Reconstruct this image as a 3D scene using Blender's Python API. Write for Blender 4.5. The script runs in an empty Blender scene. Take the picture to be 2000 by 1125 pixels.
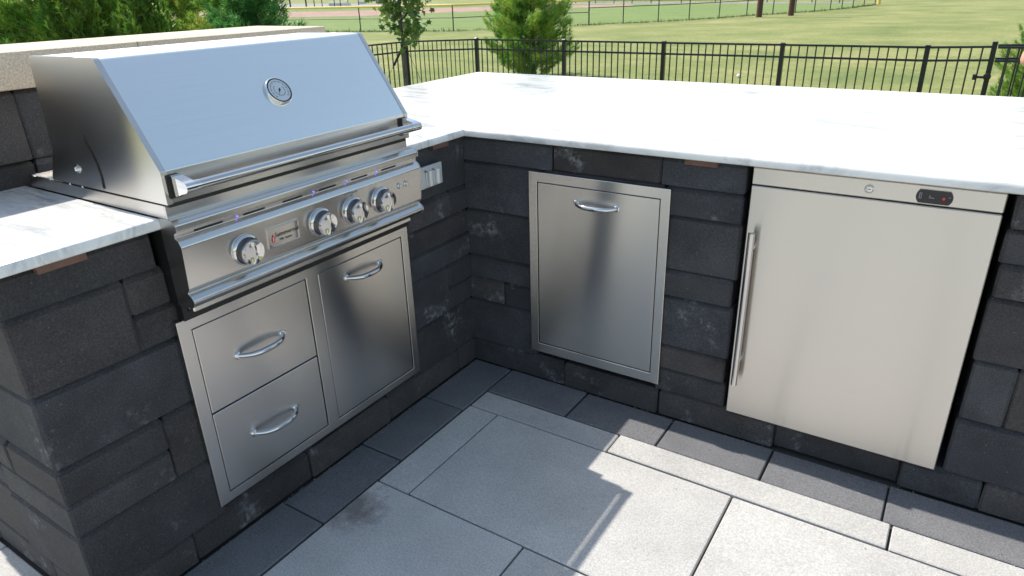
import bpy, bmesh, math, random
from mathutils import Vector, Matrix
from mathutils.geometry import tessellate_polygon

S = bpy.context.scene
COL = S.collection
R = math.radians
random.seed(7)

# ------------------------------------------------------------------ camera
YAW, PITCH, ROLL, FPX = 0.583558, -0.413099, -0.029754, 1346.72
fw = Vector((-math.sin(YAW)*math.cos(PITCH), math.cos(YAW)*math.cos(PITCH), math.sin(PITCH)))
r0 = Vector((math.cos(YAW), math.sin(YAW), 0)); u0 = r0.cross(fw)
rr = r0*math.cos(ROLL) + u0*math.sin(ROLL); uu = -r0*math.sin(ROLL) + u0*math.cos(ROLL)
cd = bpy.data.cameras.new('camera'); cam = bpy.data.objects.new('camera', cd); COL.objects.link(cam)
cam.matrix_world = Matrix(((rr.x, uu.x, -fw.x, 1.52709), (rr.y, uu.y, -fw.y, -2.02200), (rr.z, uu.z, -fw.z, 1.42570), (0, 0, 0, 1)))
cd.sensor_width = 36; cd.lens = FPX/2000*36; cd.clip_start = 0.05; cd.clip_end = 6000
cd.dof.use_dof = True; cd.dof.focus_distance = 2.2; cd.dof.aperture_fstop = 13
S.camera = cam

# ------------------------------------------------------------------ light
SUN = Vector((-0.70, 0.0405, 0.9624)).normalized()
w = bpy.data.worlds.new('World'); S.world = w; w.use_nodes = True
nt = w.node_tree; bg = nt.nodes['Background']; sky = nt.nodes.new('ShaderNodeTexSky')
sky.sky_type = 'NISHITA'; sky.sun_disc = False
sky.sun_elevation = math.asin(SUN.z); sky.sun_rotation = math.atan2(SUN.x, SUN.y)
sky.air_density = 1.0; sky.dust_density = 1.2; sky.ozone_density = 0.35; sky.altitude = 200
hsv = nt.nodes.new('ShaderNodeHueSaturation'); hsv.inputs['Saturation'].default_value = 0.82; hsv.inputs['Hue'].default_value = 0.488
nt.links.new(sky.outputs[0], hsv.inputs['Color']); nt.links.new(hsv.outputs[0], bg.inputs[0]); bg.inputs[1].default_value = 0.148
sl = bpy.data.lights.new('sun', 'SUN'); sl.energy = 3.4; sl.angle = R(0.53); sl.color = (1.0, 0.945, 0.865)
so = bpy.data.objects.new('sun', sl); COL.objects.link(so); so.rotation_euler = SUN.to_track_quat('Z', 'Y').to_euler(); so.location = SUN*30
S.view_settings.view_transform = 'Standard'; S.view_settings.look = 'None'; S.view_settings.gamma = 1
S.view_settings.use_curve_mapping = False
S.view_settings.exposure = 0.78

# ------------------------------------------------------------------ node helpers
def newmat(name):
    m = bpy.data.materials.new(name); m.use_nodes = True
    return m, m.node_tree, m.node_tree.nodes['Principled BSDF']
def N(t, typ, **kw):
    n = t.nodes.new(typ)
    for k, v in kw.items():
        if k.startswith('_'): setattr(n, k[1:], v)
        else: n.inputs[k.replace('__', ' ')].default_value = v
    return n
def L(t, a, b): t.links.new(a, b)
def ramp(t, stops, interp='LINEAR'):
    n = t.nodes.new('ShaderNodeValToRGB'); cr = n.color_ramp; cr.interpolation = interp
    while len(cr.elements) < len(stops): cr.elements.new(0.5)
    for e, (p, c) in zip(cr.elements, stops):
        e.position = p; e.color = (c, c, c, 1) if isinstance(c, (int, float)) else (*c, 1)
    return n
def plain(name, col, rough=0.6, metal=0.0, **kw):
    m, t, b = newmat(name)
    b.inputs['Base Color'].default_value = (*col, 1); b.inputs['Roughness'].default_value = rough; b.inputs['Metallic'].default_value = metal
    for k, v in kw.items(): b.inputs[k.replace('__', ' ')].default_value = v
    return m
def mixc(t, fac, a, b, blend='MIX'):
    n = t.nodes.new('ShaderNodeMix'); n.data_type = 'RGBA'; n.blend_type = blend
    for i, v in ((0, fac), (6, a), (7, b)):
        if hasattr(v, 'is_linked'): L(t, v, n.inputs[i])
        else: n.inputs[i].default_value = v if isinstance(v, (int, float)) else (*v, 1)
    return n.outputs[2]
def bump(t, h, strength, dist, b):
    n = N(t, 'ShaderNodeBump', Strength=strength, Distance=dist); L(t, h, n.inputs['Height']); L(t, n.outputs[0], b.inputs['Normal']); return n
def pos(t, scale=(1, 1, 1), obj=False):
    m = N(t, 'ShaderNodeMapping'); m.inputs['Scale'].default_value = scale
    if obj:
        L(t, N(t, 'ShaderNodeTexCoord').outputs['Object'], m.inputs[0])
        oi = N(t, 'ShaderNodeObjectInfo'); ml = N(t, 'ShaderNodeVectorMath', _operation='SCALE'); 
        cx = N(t, 'ShaderNodeCombineXYZ'); 
        for i in range(3): L(t, oi.outputs['Random'], cx.inputs[i])
        ml.inputs['Scale'].default_value = 37.0; L(t, cx.outputs[0], ml.inputs[0]); L(t, ml.outputs[0], m.inputs['Location'])
    else:
        L(t, N(t, 'ShaderNodeNewGeometry').outputs['Position'], m.inputs[0])
    return m.outputs[0]
def noise(t, vec, scale, detail=4, rough=0.55, dist=0.0):
    n = N(t, 'ShaderNodeTexNoise', Scale=scale, Detail=detail, Roughness=rough, Distortion=dist); L(t, vec, n.inputs['Vector']); return n.outputs[0]

# ------------------------------------------------------------------ materials
def brushed(name, col, rough, aniso, tangent, scale, wob=0.25, wobd=0.0015):
    m, t, b = newmat(name)
    n = noise(t, pos(t, scale), 1.0, 3, 0.6)
    r = ramp(t, [(0.3, tuple(c*0.988 for c in col)), (0.7, tuple(min(1, c*1.01) for c in col))]); L(t, n, r.inputs[0])
    L(t, r.outputs[0], b.inputs['Base Color'])
    b.inputs['Metallic'].default_value = 1
    b.inputs['Roughness'].default_value = rough
    if tangent:
        b.inputs['Anisotropic'].default_value = aniso
        tv = N(t, 'ShaderNodeCombineXYZ')
        for i in range(3): tv.inputs[i].default_value = tangent[i]
        L(t, tv.outputs[0], b.inputs['Tangent'])
    # sheet metal is never quite flat: tilt the normal by a slow wave
    nz = N(t, 'ShaderNodeTexNoise', Scale=3.0, Detail=0.0); L(t, pos(t, (1, 1, .22)), nz.inputs['Vector'])
    s1 = N(t, 'ShaderNodeVectorMath', _operation='SUBTRACT'); L(t, nz.outputs['Color'], s1.inputs[0]); s1.inputs[1].default_value = (0.5, 0.5, 0.5)
    s2 = N(t, 'ShaderNodeVectorMath', _operation='SCALE'); L(t, s1.outputs[0], s2.inputs[0]); s2.inputs['Scale'].default_value = wob*0.12
    s3 = N(t, 'ShaderNodeVectorMath', _operation='ADD'); L(t, s2.outputs[0], s3.inputs[0]); L(t, N(t, 'ShaderNodeNewGeometry').outputs['Normal'], s3.inputs[1])
    s4 = N(t, 'ShaderNodeVectorMath', _operation='NORMALIZE'); L(t, s3.outputs[0], s4.inputs[0]); L(t, s4.outputs[0], b.inputs['Normal'])
    return m
M = {}
M['steel'] = brushed('brushed_steel', (0.66, 0.63, 0.595), 0.21, 1.0, (0, 0, 1), (3, 3, 220), 0.55)
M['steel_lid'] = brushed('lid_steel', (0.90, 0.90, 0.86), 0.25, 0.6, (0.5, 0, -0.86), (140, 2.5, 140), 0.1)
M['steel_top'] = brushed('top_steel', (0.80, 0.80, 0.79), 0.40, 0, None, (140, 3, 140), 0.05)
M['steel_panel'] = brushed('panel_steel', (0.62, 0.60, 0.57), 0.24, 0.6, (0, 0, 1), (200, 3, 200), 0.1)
M['steel_fridge'] = brushed('fridge_steel', (0.63, 0.59, 0.54), 0.26, 1.0, (0, 0, 1), (3, 3, 240), 0.6)
M['polished'] = plain('polished_steel', (0.58, 0.56, 0.54), 0.12, 1)
M['knob'] = plain('turned_steel', (0.17, 0.17, 0.19), 0.3, 1)
M['chrome'] = plain('chrome', (0.66, 0.65, 0.64), 0.05, 1)
M['black'] = plain('black_plastic', (0.006, 0.006, 0.006), 0.5)
M['gasket'] = plain('black_rubber', (0.012, 0.012, 0.012), 0.7)
M['glossblack'] = plain('gloss_black_display', (0.008, 0.008, 0.010), 0.12)
M['paint'] = plain('black_fence_paint', (0.010, 0.012, 0.016), 0.35)
M['galv'] = plain('black_vinyl_fence', (0.012, 0.016, 0.014), 0.5)
M['rust'] = None
M['outlet'] = plain('grey_cast_metal', (0.62, 0.62, 0.61), 0.42, 0.3)
M['yellow'] = plain('yellow_vinyl', (0.72, 0.55, 0.14), 0.5)
M['white'] = plain('white_paint', (0.8, 0.8, 0.78), 0.5)
M['dial'] = plain('dial_face', (0.50, 0.55, 0.60), 0.35)
M['print'] = plain('black_print', (0.02, 0.02, 0.02), 0.6)
M['redprint'] = plain('red_enamel', (0.55, 0.02, 0.015), 0.3)
M['greyprint'] = plain('grey_print', (0.25, 0.27, 0.29), 0.5)
def emis(name, col, s):
    m, t, b = newmat(name); b.inputs['Base Color'].default_value = (*col, 1); b.inputs['Emission Color'].default_value = (*col, 1); b.inputs['Emission Strength'].default_value = s; return m
M['led'] = emis('led_blue', (0.22, 0.16, 1.0), 0.9); M['redled'] = emis('led_red', (0.8, 0.02, 0.015), 0.05)

m, t, b = newmat('rusty_steel'); M['rust'] = m
r = ramp(t, [(0.3, (0.05, 0.018, 0.012)), (0.7, (0.11, 0.045, 0.03))]); L(t, noise(t, pos(t), 9, 5), r.inputs[0]); L(t, r.outputs[0], b.inputs['Base Color']); b.inputs['Roughness'].default_value = 0.75
m, t, b = newmat('brown_bracket'); M['bracket'] = m
r = ramp(t, [(0.3, (0.12, 0.062, 0.042)), (0.7, (0.17, 0.095, 0.07))]); L(t, noise(t, pos(t), 30, 5), r.inputs[0]); L(t, r.outputs[0], b.inputs['Base Color']); b.inputs['Roughness'].default_value = 0.7

# dark charcoal concrete block
def block_mat(name, c0, c1, eff, rough=0.82):
    m, t, b = newmat(name)
    pw = pos(t); po = pos(t, obj=True)
    big = noise(t, po, 5, 4, 0.6); fine = noise(t, pw, 260, 3, 0.75); mid = noise(t, pw, 60, 4, 0.65)
    rb = ramp(t, [(0.3, c0), (0.72, c1)]); L(t, big, rb.inputs[0])
    oi = N(t, 'ShaderNodeObjectInfo'); mr = N(t, 'ShaderNodeMapRange'); mr.inputs[3].default_value = 0.78; mr.inputs[4].default_value = 1.25
    L(t, oi.outputs['Random'], mr.inputs[0])
    hs = N(t, 'ShaderNodeHueSaturation'); L(t, rb.outputs[0], hs.inputs['Color']); L(t, mr.outputs[0], hs.inputs['Value'])
    ow = N(t, 'ShaderNodeMath', _operation='MULTIPLY'); L(t, oi.outputs['Random'], ow.inputs[0]); ow.inputs[1].default_value = 7.31
    fr_ = N(t, 'ShaderNodeMath', _operation='FRACT'); L(t, ow.outputs[0], fr_.inputs[0])
    tint = mixc(t, fr_.outputs[0], (1.10, 0.99, 0.90), (0.92, 0.99, 1.08))
    rf = ramp(t, [(0.36, 0.5), (0.52, 1.0), (0.66, 1.75)]); L(t, fine, rf.inputs[0])
    c = mixc(t, 0.75, mixc(t, 1.0, hs.outputs[0], tint, 'MULTIPLY'), rf.outputs[0], 'MULTIPLY')
    # pits
    vo = N(t, 'ShaderNodeTexVoronoi', Scale=110.0); L(t, pw, vo.inputs['Vector'])
    rp = ramp(t, [(0.07, 0.3), (0.13, 1.0)]); L(t, vo.outputs['Distance'], rp.inputs[0])
    c = mixc(t, 0.5, c, rp.outputs[0], 'MULTIPLY')
    # whitish efflorescence patches, broken by fine grain
    e1 = ramp(t, [(0.60, 0.0), (0.72, 1.0)]); L(t, noise(t, po, 5.5, 5, 0.62), e1.inputs[0])
    e2 = ramp(t, [(0.42, 0.0), (0.66, 1.0)]); L(t, mid, e2.inputs[0])
    mu = N(t, 'ShaderNodeMath', _operation='MULTIPLY'); L(t, e1.outputs[0], mu.inputs[0]); L(t, e2.outputs[0], mu.inputs[1])
    mu2 = N(t, 'ShaderNodeMath', _operation='MULTIPLY'); L(t, mu.outputs[0], mu2.inputs[0]); mu2.inputs[1].default_value = eff
    c = mixc(t, mu2.outputs[0], c, (0.34, 0.35, 0.36))
    # tiny white specks
    v2 = N(t, 'ShaderNodeTexVoronoi', Scale=46.0); L(t, pw, v2.inputs['Vector'])
    rs = ramp(t, [(0.05, 1.0), (0.09, 0.0)]); L(t, v2.outputs['Distance'], rs.inputs[0])
    sc = N(t, 'ShaderNodeMath', _operation='MULTIPLY'); L(t, rs.outputs[0], sc.inputs[0]); L(t, e2.outputs[0], sc.inputs[1])
    c = mixc(t, sc.outputs[0], c, (0.22, 0.21, 0.19))
    L(t, c, b.inputs['Base Color']); b.inputs['Roughness'].default_value = rough
    hh = N(t, 'ShaderNodeMath', _operation='ADD'); L(t, mid, hh.inputs[0]); L(t, fine, hh.inputs[1])
    bump(t, hh.outputs[0], 0.8, 0.004, b)
    return m
M['block'] = block_mat('charcoal_block', (0.030, 0.029, 0.031), (0.068, 0.066, 0.068), 0.8)
M['dark_fill'] = plain('wall_light_stop', (0.012, 0.012, 0.013), 0.9)  # near-black fill, mainly for the added boxes that stop light inside the walls

# pavers
def paver_mat(name, c0, c1, lo, hi, stain=0.0):
    m, t, b = newmat(name)
    pw = pos(t); po = pos(t, obj=True)
    rb = ramp(t, [(0.2, c0), (0.8, c1)]); L(t, noise(t, po, 3.2, 5, 0.62), rb.inputs[0])
    fine = noise(t, pw, 190, 4, 0.8); rf = ramp(t, [(0.36, lo), (0.5, 1.0), (0.64, hi)]); L(t, fine, rf.inputs[0])
    c = mixc(t, 1.0, rb.outputs[0], rf.outputs[0], 'MULTIPLY')
    oi = N(t, 'ShaderNodeObjectInfo'); mr = N(t, 'ShaderNodeMapRange'); mr.inputs[3].default_value = 0.93; mr.inputs[4].default_value = 1.07
    L(t, oi.outputs['Random'], mr.inputs[0]); hs = N(t, 'ShaderNodeHueSaturation'); L(t, c, hs.inputs['Color']); L(t, mr.outputs[0], hs.inputs['Value']); c = hs.outputs[0]
    v2 = N(t, 'ShaderNodeTexVoronoi', Scale=9.0); L(t, pw, v2.inputs['Vector'])
    rs = ramp(t, [(0.03, 1.0), (0.055, 0.0)]); L(t, v2.outputs['Distance'], rs.inputs[0])
    k = N(t, 'ShaderNodeMath', _operation='MULTIPLY'); L(t, rs.outputs[0], k.inputs[0]); k.inputs[1].default_value = 0.28
    c = mixc(t, k.outputs[0], c, tuple(x*0.3 for x in c0))
    if stain:
        # brownish damp stain by the joint next to the grill wall
        mp = N(t, 'ShaderNodeMapping'); mp.inputs['Location'].default_value = (-0.21, 0.93, 0); L(t, N(t, 'ShaderNodeNewGeometry').outputs['Position'], mp.inputs[0])
        ln = N(t, 'ShaderNodeVectorMath', _operation='LENGTH'); L(t, mp.outputs[0], ln.inputs[0])
        ad = N(t, 'ShaderNodeMath', _operation='MULTIPLY_ADD'); L(t, noise(t, pw, 22, 5, 0.7), ad.inputs[0]); ad.inputs[1].default_value = 0.24; L(t, ln.outputs['Value'], ad.inputs[2])
        rr_ = ramp(t, [(0.14, 1.0), (0.24, 0.0)]); L(t, ad.outputs[0], rr_.inputs[0])
        k2 = N(t, 'ShaderNodeMath', _operation='MULTIPLY'); L(t, rr_.outputs[0], k2.inputs[0]); k2.inputs[1].default_value = stain
        c = mixc(t, k2.outputs[0], c, (0.12, 0.09, 0.08))
    L(t, c, b.inputs['Base Color']); b.inputs['Roughness'].default_value = 0.85
    bump(t, fine, 0.35, 0.0015, b)
    return m
M['light'] = paver_mat('light_paver', (0.35, 0.34, 0.325), (0.53, 0.515, 0.49), 0.76, 1.24, 0.75)
M['dark'] = paver_mat('charcoal_paver', (0.100, 0.102, 0.108), (0.175, 0.175, 0.180), 0.72, 1.35)
M['sand'] = plain('joint_sand', (0.06, 0.056, 0.052), 0.95)
M['cap'] = paver_mat('beige_capstone', (0.50, 0.40, 0.295), (0.60, 0.49, 0.37), 0.7, 1.25)

# marble
m, t, b = newmat('white_marble'); M['marble'] = m
pw = pos(t, (1.0, 0.45, 1.0))
mp = N(t, 'ShaderNodeMapping'); mp.inputs['Rotation'].default_value = (0, 0, R(68)); mp.inputs['Scale'].default_value = (0.5, 2.6, 1.0)
L(t, N(t, 'ShaderNodeNewGeometry').outputs['Position'], mp.inputs[0])
n1 = noise(t, mp.outputs[0], 1.3, 7, 0.6, 1.2)
vein = ramp(t, [(0.478, 0.0), (0.499, 1.0), (0.503, 1.0), (0.528, 0.0)]); L(t, n1, vein.inputs[0])
pat = ramp(t, [(0.42, 0.0), (0.62, 1.0)]); L(t, noise(t, mp.outputs[0], 1.1, 3), pat.inputs[0])
vm = N(t, 'ShaderNodeMath', _operation='MULTIPLY'); L(t, vein.outputs[0], vm.inputs[0]); L(t, pat.outputs[0], vm.inputs[1])
v3 = N(t, 'ShaderNodeMath', _operation='MULTIPLY'); L(t, vm.outputs[0], v3.inputs[0]); v3.inputs[1].default_value = 0.75
n2 = noise(t, mp.outputs[0], 5.5, 8, 0.72, 0.5)
cl = ramp(t, [(0.41, (0.76, 0.755, 0.735)), (0.54, (0.65, 0.65, 0.64)), (0.64, (0.46, 0.47, 0.48)), (0.76, (0.27, 0.29, 0.31))]); L(t, n2, cl.inputs[0])
c = mixc(t, v3.outputs[0], cl.outputs[0], (0.28, 0.29, 0.28)); L(t, c, b.inputs['Base Color'])
b.inputs['Roughness'].default_value = 0.22; b.inputs['Specular IOR Level'].default_value = 0.4
# honed speckle
bump(t, noise(t, pw, 90, 2), 0.03, 0.001, b)

# grass field (ground) with infield dirt outside the fence painted as flat ground cover colour
m, t, b = newmat('lawn'); M['lawn'] = m
pw = pos(t)
a = noise(t, pw, 0.35, 5, 0.65); st = noise(t, pos(t, (0.18, 1.6, 1)), 1.0, 4, 0.6, 0.4); fn = noise(t, pw, 9, 6, 0.85)
ra = ramp(t, [(0.28, (0.115, 0.155, 0.036)), (0.5, (0.200, 0.215, 0.066)), (0.72, (0.30, 0.275, 0.115))]); L(t, a, ra.inputs[0])
rs = ramp(t, [(0.3, (0.80, 0.92, 0.72)), (0.7, (1.2, 1.12, 1.15))]); L(t, st, rs.inputs[0])
c = mixc(t, 0.9, ra.outputs[0], rs.outputs[0], 'MULTIPLY')
rf = ramp(t, [(0.3, (0.45, 0.56, 0.40)), (0.5, (1, 1, 1)), (0.7, (1.5, 1.4, 1.35))]); L(t, fn, rf.inputs[0])
c = mixc(t, 1.0, c, rf.outputs[0], 'MULTIPLY'); L(t, c, b.inputs['Base Color']); b.inputs['Roughness'].default_value = 0.95
bump(t, noise(t, pw, 45, 4, 0.8), 0.7, 0.02, b)
m, t, b = newmat('outfield_grass'); M['outfield'] = m
ra = ramp(t, [(0.3, (0.120, 0.190, 0.040)), (0.7, (0.200, 0.255, 0.070))]); L(t, noise(t, pos(t, (0.3, 0.9, 1)), 1.0, 6, 0.7), ra.inputs[0]); L(t, ra.outputs[0], b.inputs['Base Color']); b.inputs['Roughness'].default_value = 0.95
bump(t, noise(t, pos(t), 25, 3), 0.5, 0.02, b)
m, t, b = newmat('infield_clay'); M['clay'] = m
ra = ramp(t, [(0.3, (0.33, 0.20, 0.15)), (0.7, (0.40, 0.26, 0.20))]); L(t, noise(t, pos(t), 0.6, 5), ra.inputs[0]); L(t, ra.outputs[0], b.inputs['Base Color']); b.inputs['Roughness'].default_value = 0.95
m, t, b = newmat('asphalt_path'); M['path'] = m
ra = ramp(t, [(0.3, (0.22, 0.21, 0.20)), (0.7, (0.30, 0.29, 0.28))]); L(t, noise(t, pos(t), 1.0, 5), ra.inputs[0]); L(t, ra.outputs[0], b.inputs['Base Color']); b.inputs['Roughness'].default_value = 0.95

def leafmat(name, stops, rough=0.5, trans=0.5):
    m, t, b = newmat(name)
    g = N(t, 'ShaderNodeNewGeometry'); oi = N(t, 'ShaderNodeObjectInfo')
    ad = N(t, 'ShaderNodeMath', _operation='ADD'); sc = N(t, 'ShaderNodeMath', _operation='MULTIPLY_ADD')
    L(t, g.outputs['Random Per Island'], sc.inputs[0]); sc.inputs[1].default_value = 0.45
    cl = ramp(t, [(0.3, 0.0), (0.7, 0.55)]); L(t, noise(t, pos(t), 3.2, 3, 0.6), cl.inputs[0]); L(t, cl.outputs[0], sc.inputs[2])
    r = ramp(t, stops); L(t, sc.outputs[0], r.inputs[0]); L(t, r.outputs[0], b.inputs['Base Color'])
    b.inputs['Roughness'].default_value = rough
    tr = N(t, 'ShaderNodeBsdfTranslucent'); L(t, r.outputs[0], tr.inputs['Color'])
    mx = N(t, 'ShaderNodeMixShader'); mx.inputs[0].default_value = trans; L(t, b.outputs[0], mx.inputs[1]); L(t, tr.outputs[0], mx.inputs[2])
    L(t, mx.outputs[0], t.nodes['Material Output'].inputs[0]); return m
M['needle'] = leafmat('pine_needles', [(0.0, (0.06, 0.19, 0.035)), (0.35, (0.14, 0.34, 0.05)), (0.65, (0.32, 0.46, 0.07)), (1.0, (0.62, 0.52, 0.09))])
M['needle_dark'] = leafmat('dark_pine_needles', [(0.0, (0.035, 0.15, 0.045)), (0.5, (0.09, 0.28, 0.065)), (1.0, (0.22, 0.40, 0.08))])
M['cypress'] = leafmat('cypress_sprays', [(0.0, (0.06, 0.16, 0.02)), (0.5, (0.15, 0.29, 0.04)), (1.0, (0.33, 0.42, 0.07))])
M['leaf'] = leafmat('maple_leaves', [(0.0, (0.03, 0.08, 0.025)), (0.5, (0.11, 0.20, 0.045)), (0.8, (0.28, 0.34, 0.09)), (1.0, (0.5, 0.52, 0.30))], 0.35)
M['weed'] = leafmat('weeds', [(0.0, (0.05, 0.09, 0.02)), (1.0, (0.14, 0.18, 0.06))])
m, t, b = newmat('bark'); M['bark'] = m
r = ramp(t, [(0.3, (0.05, 0.042, 0.036)), (0.7, (0.13, 0.115, 0.10))]); L(t, noise(t, pos(t, (30, 30, 8)), 1, 5), r.inputs[0]); L(t, r.outputs[0], b.inputs['Base Color']); b.inputs['Roughness'].default_value = 0.85
M['skin'] = plain('skin', (0.55, 0.30, 0.21), 0.5, Subsurface__Weight=0.1)
M['denim'] = plain('denim', (0.10, 0.20, 0.36), 0.8); M['shirt'] = plain('grey_shirt', (0.25, 0.26, 0.28), 0.85)
M['hair'] = plain('brown_hair', (0.05, 0.03, 0.02), 0.6); M['shoe'] = plain('white_shoe', (0.6, 0.6, 0.6), 0.6)
M['eye'] = plain('eye', (0.04, 0.03, 0.03), 0.2)

# ------------------------------------------------------------------ object helpers
def tag(o, label=None, cat=None, group=None, kind=None):
    if label: o['label'] = label
    if cat: o['category'] = cat
    if group: o['group'] = group
    if kind: o['kind'] = kind
    return o
def empty(name, loc, label=None, cat=None, group=None, kind=None):
    o = bpy.data.objects.new(name, None); COL.objects.link(o); o.location = loc; o.empty_display_size = 0.1
    return tag(o, label, cat, group, kind)
def wloc(o):
    v = Vector((0, 0, 0))
    while o: v += o.location; o = o.parent
    return v
def mesh(name, vs, fs, mat, parent=None, smooth=None, origin=None, mats=None, fmi=None):
    """vs in world coordinates"""
    vs = [Vector(v) for v in vs]
    if origin is None:
        lo = Vector(map(min, zip(*vs))); hi = Vector(map(max, zip(*vs))); origin = (lo+hi)/2
    origin = Vector(origin)
    me = bpy.data.meshes.new(name); me.from_pydata([v-origin for v in vs], [], fs)
    if mats:
        for x in mats: me.materials.append(x)
        for p_, i in zip(me.polygons, fmi): p_.material_index = i
    else: me.materials.append(mat)
    if smooth is not None:
        me.polygons.foreach_set('use_smooth', [True]*len(me.polygons)); me.set_sharp_from_angle(angle=R(smooth))
    me.validate(); me.update()
    o = bpy.data.objects.new(name, me); COL.objects.link(o)
    o.location = origin - (wloc(parent) if parent else Vector((0, 0, 0))); o.parent = parent
    return o
class G:
    def __init__(s): s.v = []; s.f = []
    def add(s, vs, fs):
        k = len(s.v); s.v += [tuple(v) for v in vs]; s.f += [tuple(i+k for i in f) for f in fs]; return s
    def box(s, x0, x1, y0, y1, z0, z1, c=0.0):
        if c <= 0:
            vs = [(x, y, z) for x in (x0, x1) for y in (y0, y1) for z in (z0, z1)]
            return s.add(vs, [(0, 1, 3, 2), (4, 6, 7, 5), (0, 4, 5, 1), (2, 3, 7, 6), (0, 2, 6, 4), (1, 5, 7, 3)])
        c = min(c, abs(x1-x0)*.45, abs(y1-y0)*.45, abs(z1-z0)*.45)
        lo = (x0, y0, z0); hi = (x1, y1, z1); vs = []; idx = {}
        for sx in (0, 1):
            for sy in (0, 1):
                for sz in (0, 1):
                    for ax in range(3):
                        sg = (sx, sy, sz); p_ = []
                        for a_ in range(3):
                            e = hi[a_] if sg[a_] else lo[a_]
                            if a_ != ax: e += -c if sg[a_] else c
                            p_.append(e)
                        idx[(sx, sy, sz, ax)] = len(vs); vs.append(tuple(p_))
        fs = []
        for ax in range(3):
            o1, o2 = [a_ for a_ in range(3) if a_ != ax]
            for sd in (0, 1):
                q = []
                for (p1, p2) in ((0, 0), (1, 0), (1, 1), (0, 1)):
                    sg = [0, 0, 0]; sg[ax] = sd; sg[o1] = p1; sg[o2] = p2; q.append(idx[(*sg, ax)])
                fs.append(tuple(q))
            for p1 in (0, 1):
                for p2 in (0, 1):
                    a0 = [0, 0, 0]; a0[o1] = p1; a0[o2] = p2; a1 = list(a0); a1[ax] = 1
                    fs.append((idx[(*a0, o1)], idx[(*a1, o1)], idx[(*a1, o2)], idx[(*a0, o2)]))
        for sx in (0, 1):
            for sy in (0, 1):
                for sz in (0, 1): fs.append(tuple(idx[(sx, sy, sz, a_)] for a_ in range(3)))
        return s.add(vs, fs)
    def tube(s, pts, rads, n=10, caps=True):
        pts = [Vector(p_) for p_ in pts]
        if not hasattr(rads, '__len__'): rads = [rads]*len(pts)
        k = len(s.v); up = None
        for i, p_ in enumerate(pts):
            d = (pts[min(i+1, len(pts)-1)]-pts[max(i-1, 0)]).normalized()
            if up is None: up = d.orthogonal().normalized()
            up = (up - d*up.dot(d)).normalized(); sd = d.cross(up)
            for j in range(n):
                a_ = 2*math.pi*j/n; s.v.append(tuple(p_+(up*math.cos(a_)+sd*math.sin(a_))*rads[i]))
        for i in range(len(pts)-1):
            for j in range(n):
                s.f.append((k+i*n+j, k+i*n+(j+1) % n, k+(i+1)*n+(j+1) % n, k+(i+1)*n+j))
        if caps:
            s.f.append(tuple(k+j for j in range(n))[::-1]); s.f.append(tuple(k+(len(pts)-1)*n+j for j in range(n)))
        return s
    def lathe(s, c, axis, prof, n=32):
        """prof: (distance along axis, radius)"""
        c = Vector(c); ax = Vector(axis).normalized(); up = ax.orthogonal().normalized(); sd = ax.cross(up); k = len(s.v)
        for (h, r_) in prof:
            for j in range(n):
                a_ = 2*math.pi*j/n; s.v.append(tuple(c+ax*h+(up*math.cos(a_)+sd*math.sin(a_))*r_))
        m_ = len(prof)
        for i in range(m_-1):
            for j in range(n): s.f.append((k+i*n+j, k+i*n+(j+1) % n, k+(i+1)*n+(j+1) % n, k+(i+1)*n+j))
        s.f.append(tuple(k+j for j in range(n))[::-1]); s.f.append(tuple(k+(m_-1)*n+j for j in range(n)))
        return s
    def prism(s, poly, y0, y1, ax='y'):
        """poly of (a,b) extruded"""
        n = len(poly)
        f3 = (lambda a_, b_, y: (a_, y, b_)) if ax == 'y' else ((lambda a_, b_, y: (y, a_, b_)) if ax == 'x' else (lambda a_, b_, y: (a_, b_, y)))
        vs = [f3(a_, b_, y0) for a_, b_ in poly]+[f3(a_, b_, y1) for a_, b_ in poly]
        fs = [(i, (i+1) % n, n+(i+1) % n, n+i) for i in range(n)]
        tr = tessellate_polygon([[Vector((a_, b_, 0)) for a_, b_ in poly]])
        fs += [tuple(x) for x in tr]+[tuple(n+i for i in x)[::-1] for x in tr]
        return s.add(vs, fs)
    def out(s, name, mat, parent=None, smooth=None, origin=None):
        o = mesh(name, s.v, s.f, mat, parent, smooth, origin)
        bm = bmesh.new(); bm.from_mesh(o.data); bmesh.ops.recalc_face_normals(bm, faces=bm.faces); bm.to_mesh(o.data); bm.free()
        return o
def box(name, b_, mat, parent=None, c=0.0, smooth=None): return G().box(*b_, c).out(name, mat, parent, smooth)
def roundpoly(pts, rad, seg=5):
    """round listed corners; pts list of (a,b) or (a,b,r)"""
    out = []; n = len(pts)
    for i in range(n):
        p_ = Vector(pts[i][:2]); r_ = pts[i][2] if len(pts[i]) > 2 else rad
        a_ = Vector(pts[i-1][:2])-p_; c_ = Vector(pts[(i+1) % n][:2])-p_
        la, lc = a_.length, c_.length; a_.normalize(); c_.normalize()
        if r_ <= 0: out.append(tuple(p_)); continue
        ang = a_.angle(c_); d = min(r_/math.tan(ang/2), la*.48, lc*.48); s_ = p_+a_*d; e_ = p_+c_*d
        for k in range(seg+1):
            u = k/seg; out.append(tuple((1-u)**2*s_+2*u*(1-u)*p_+u*u*e_))
    return out
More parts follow.
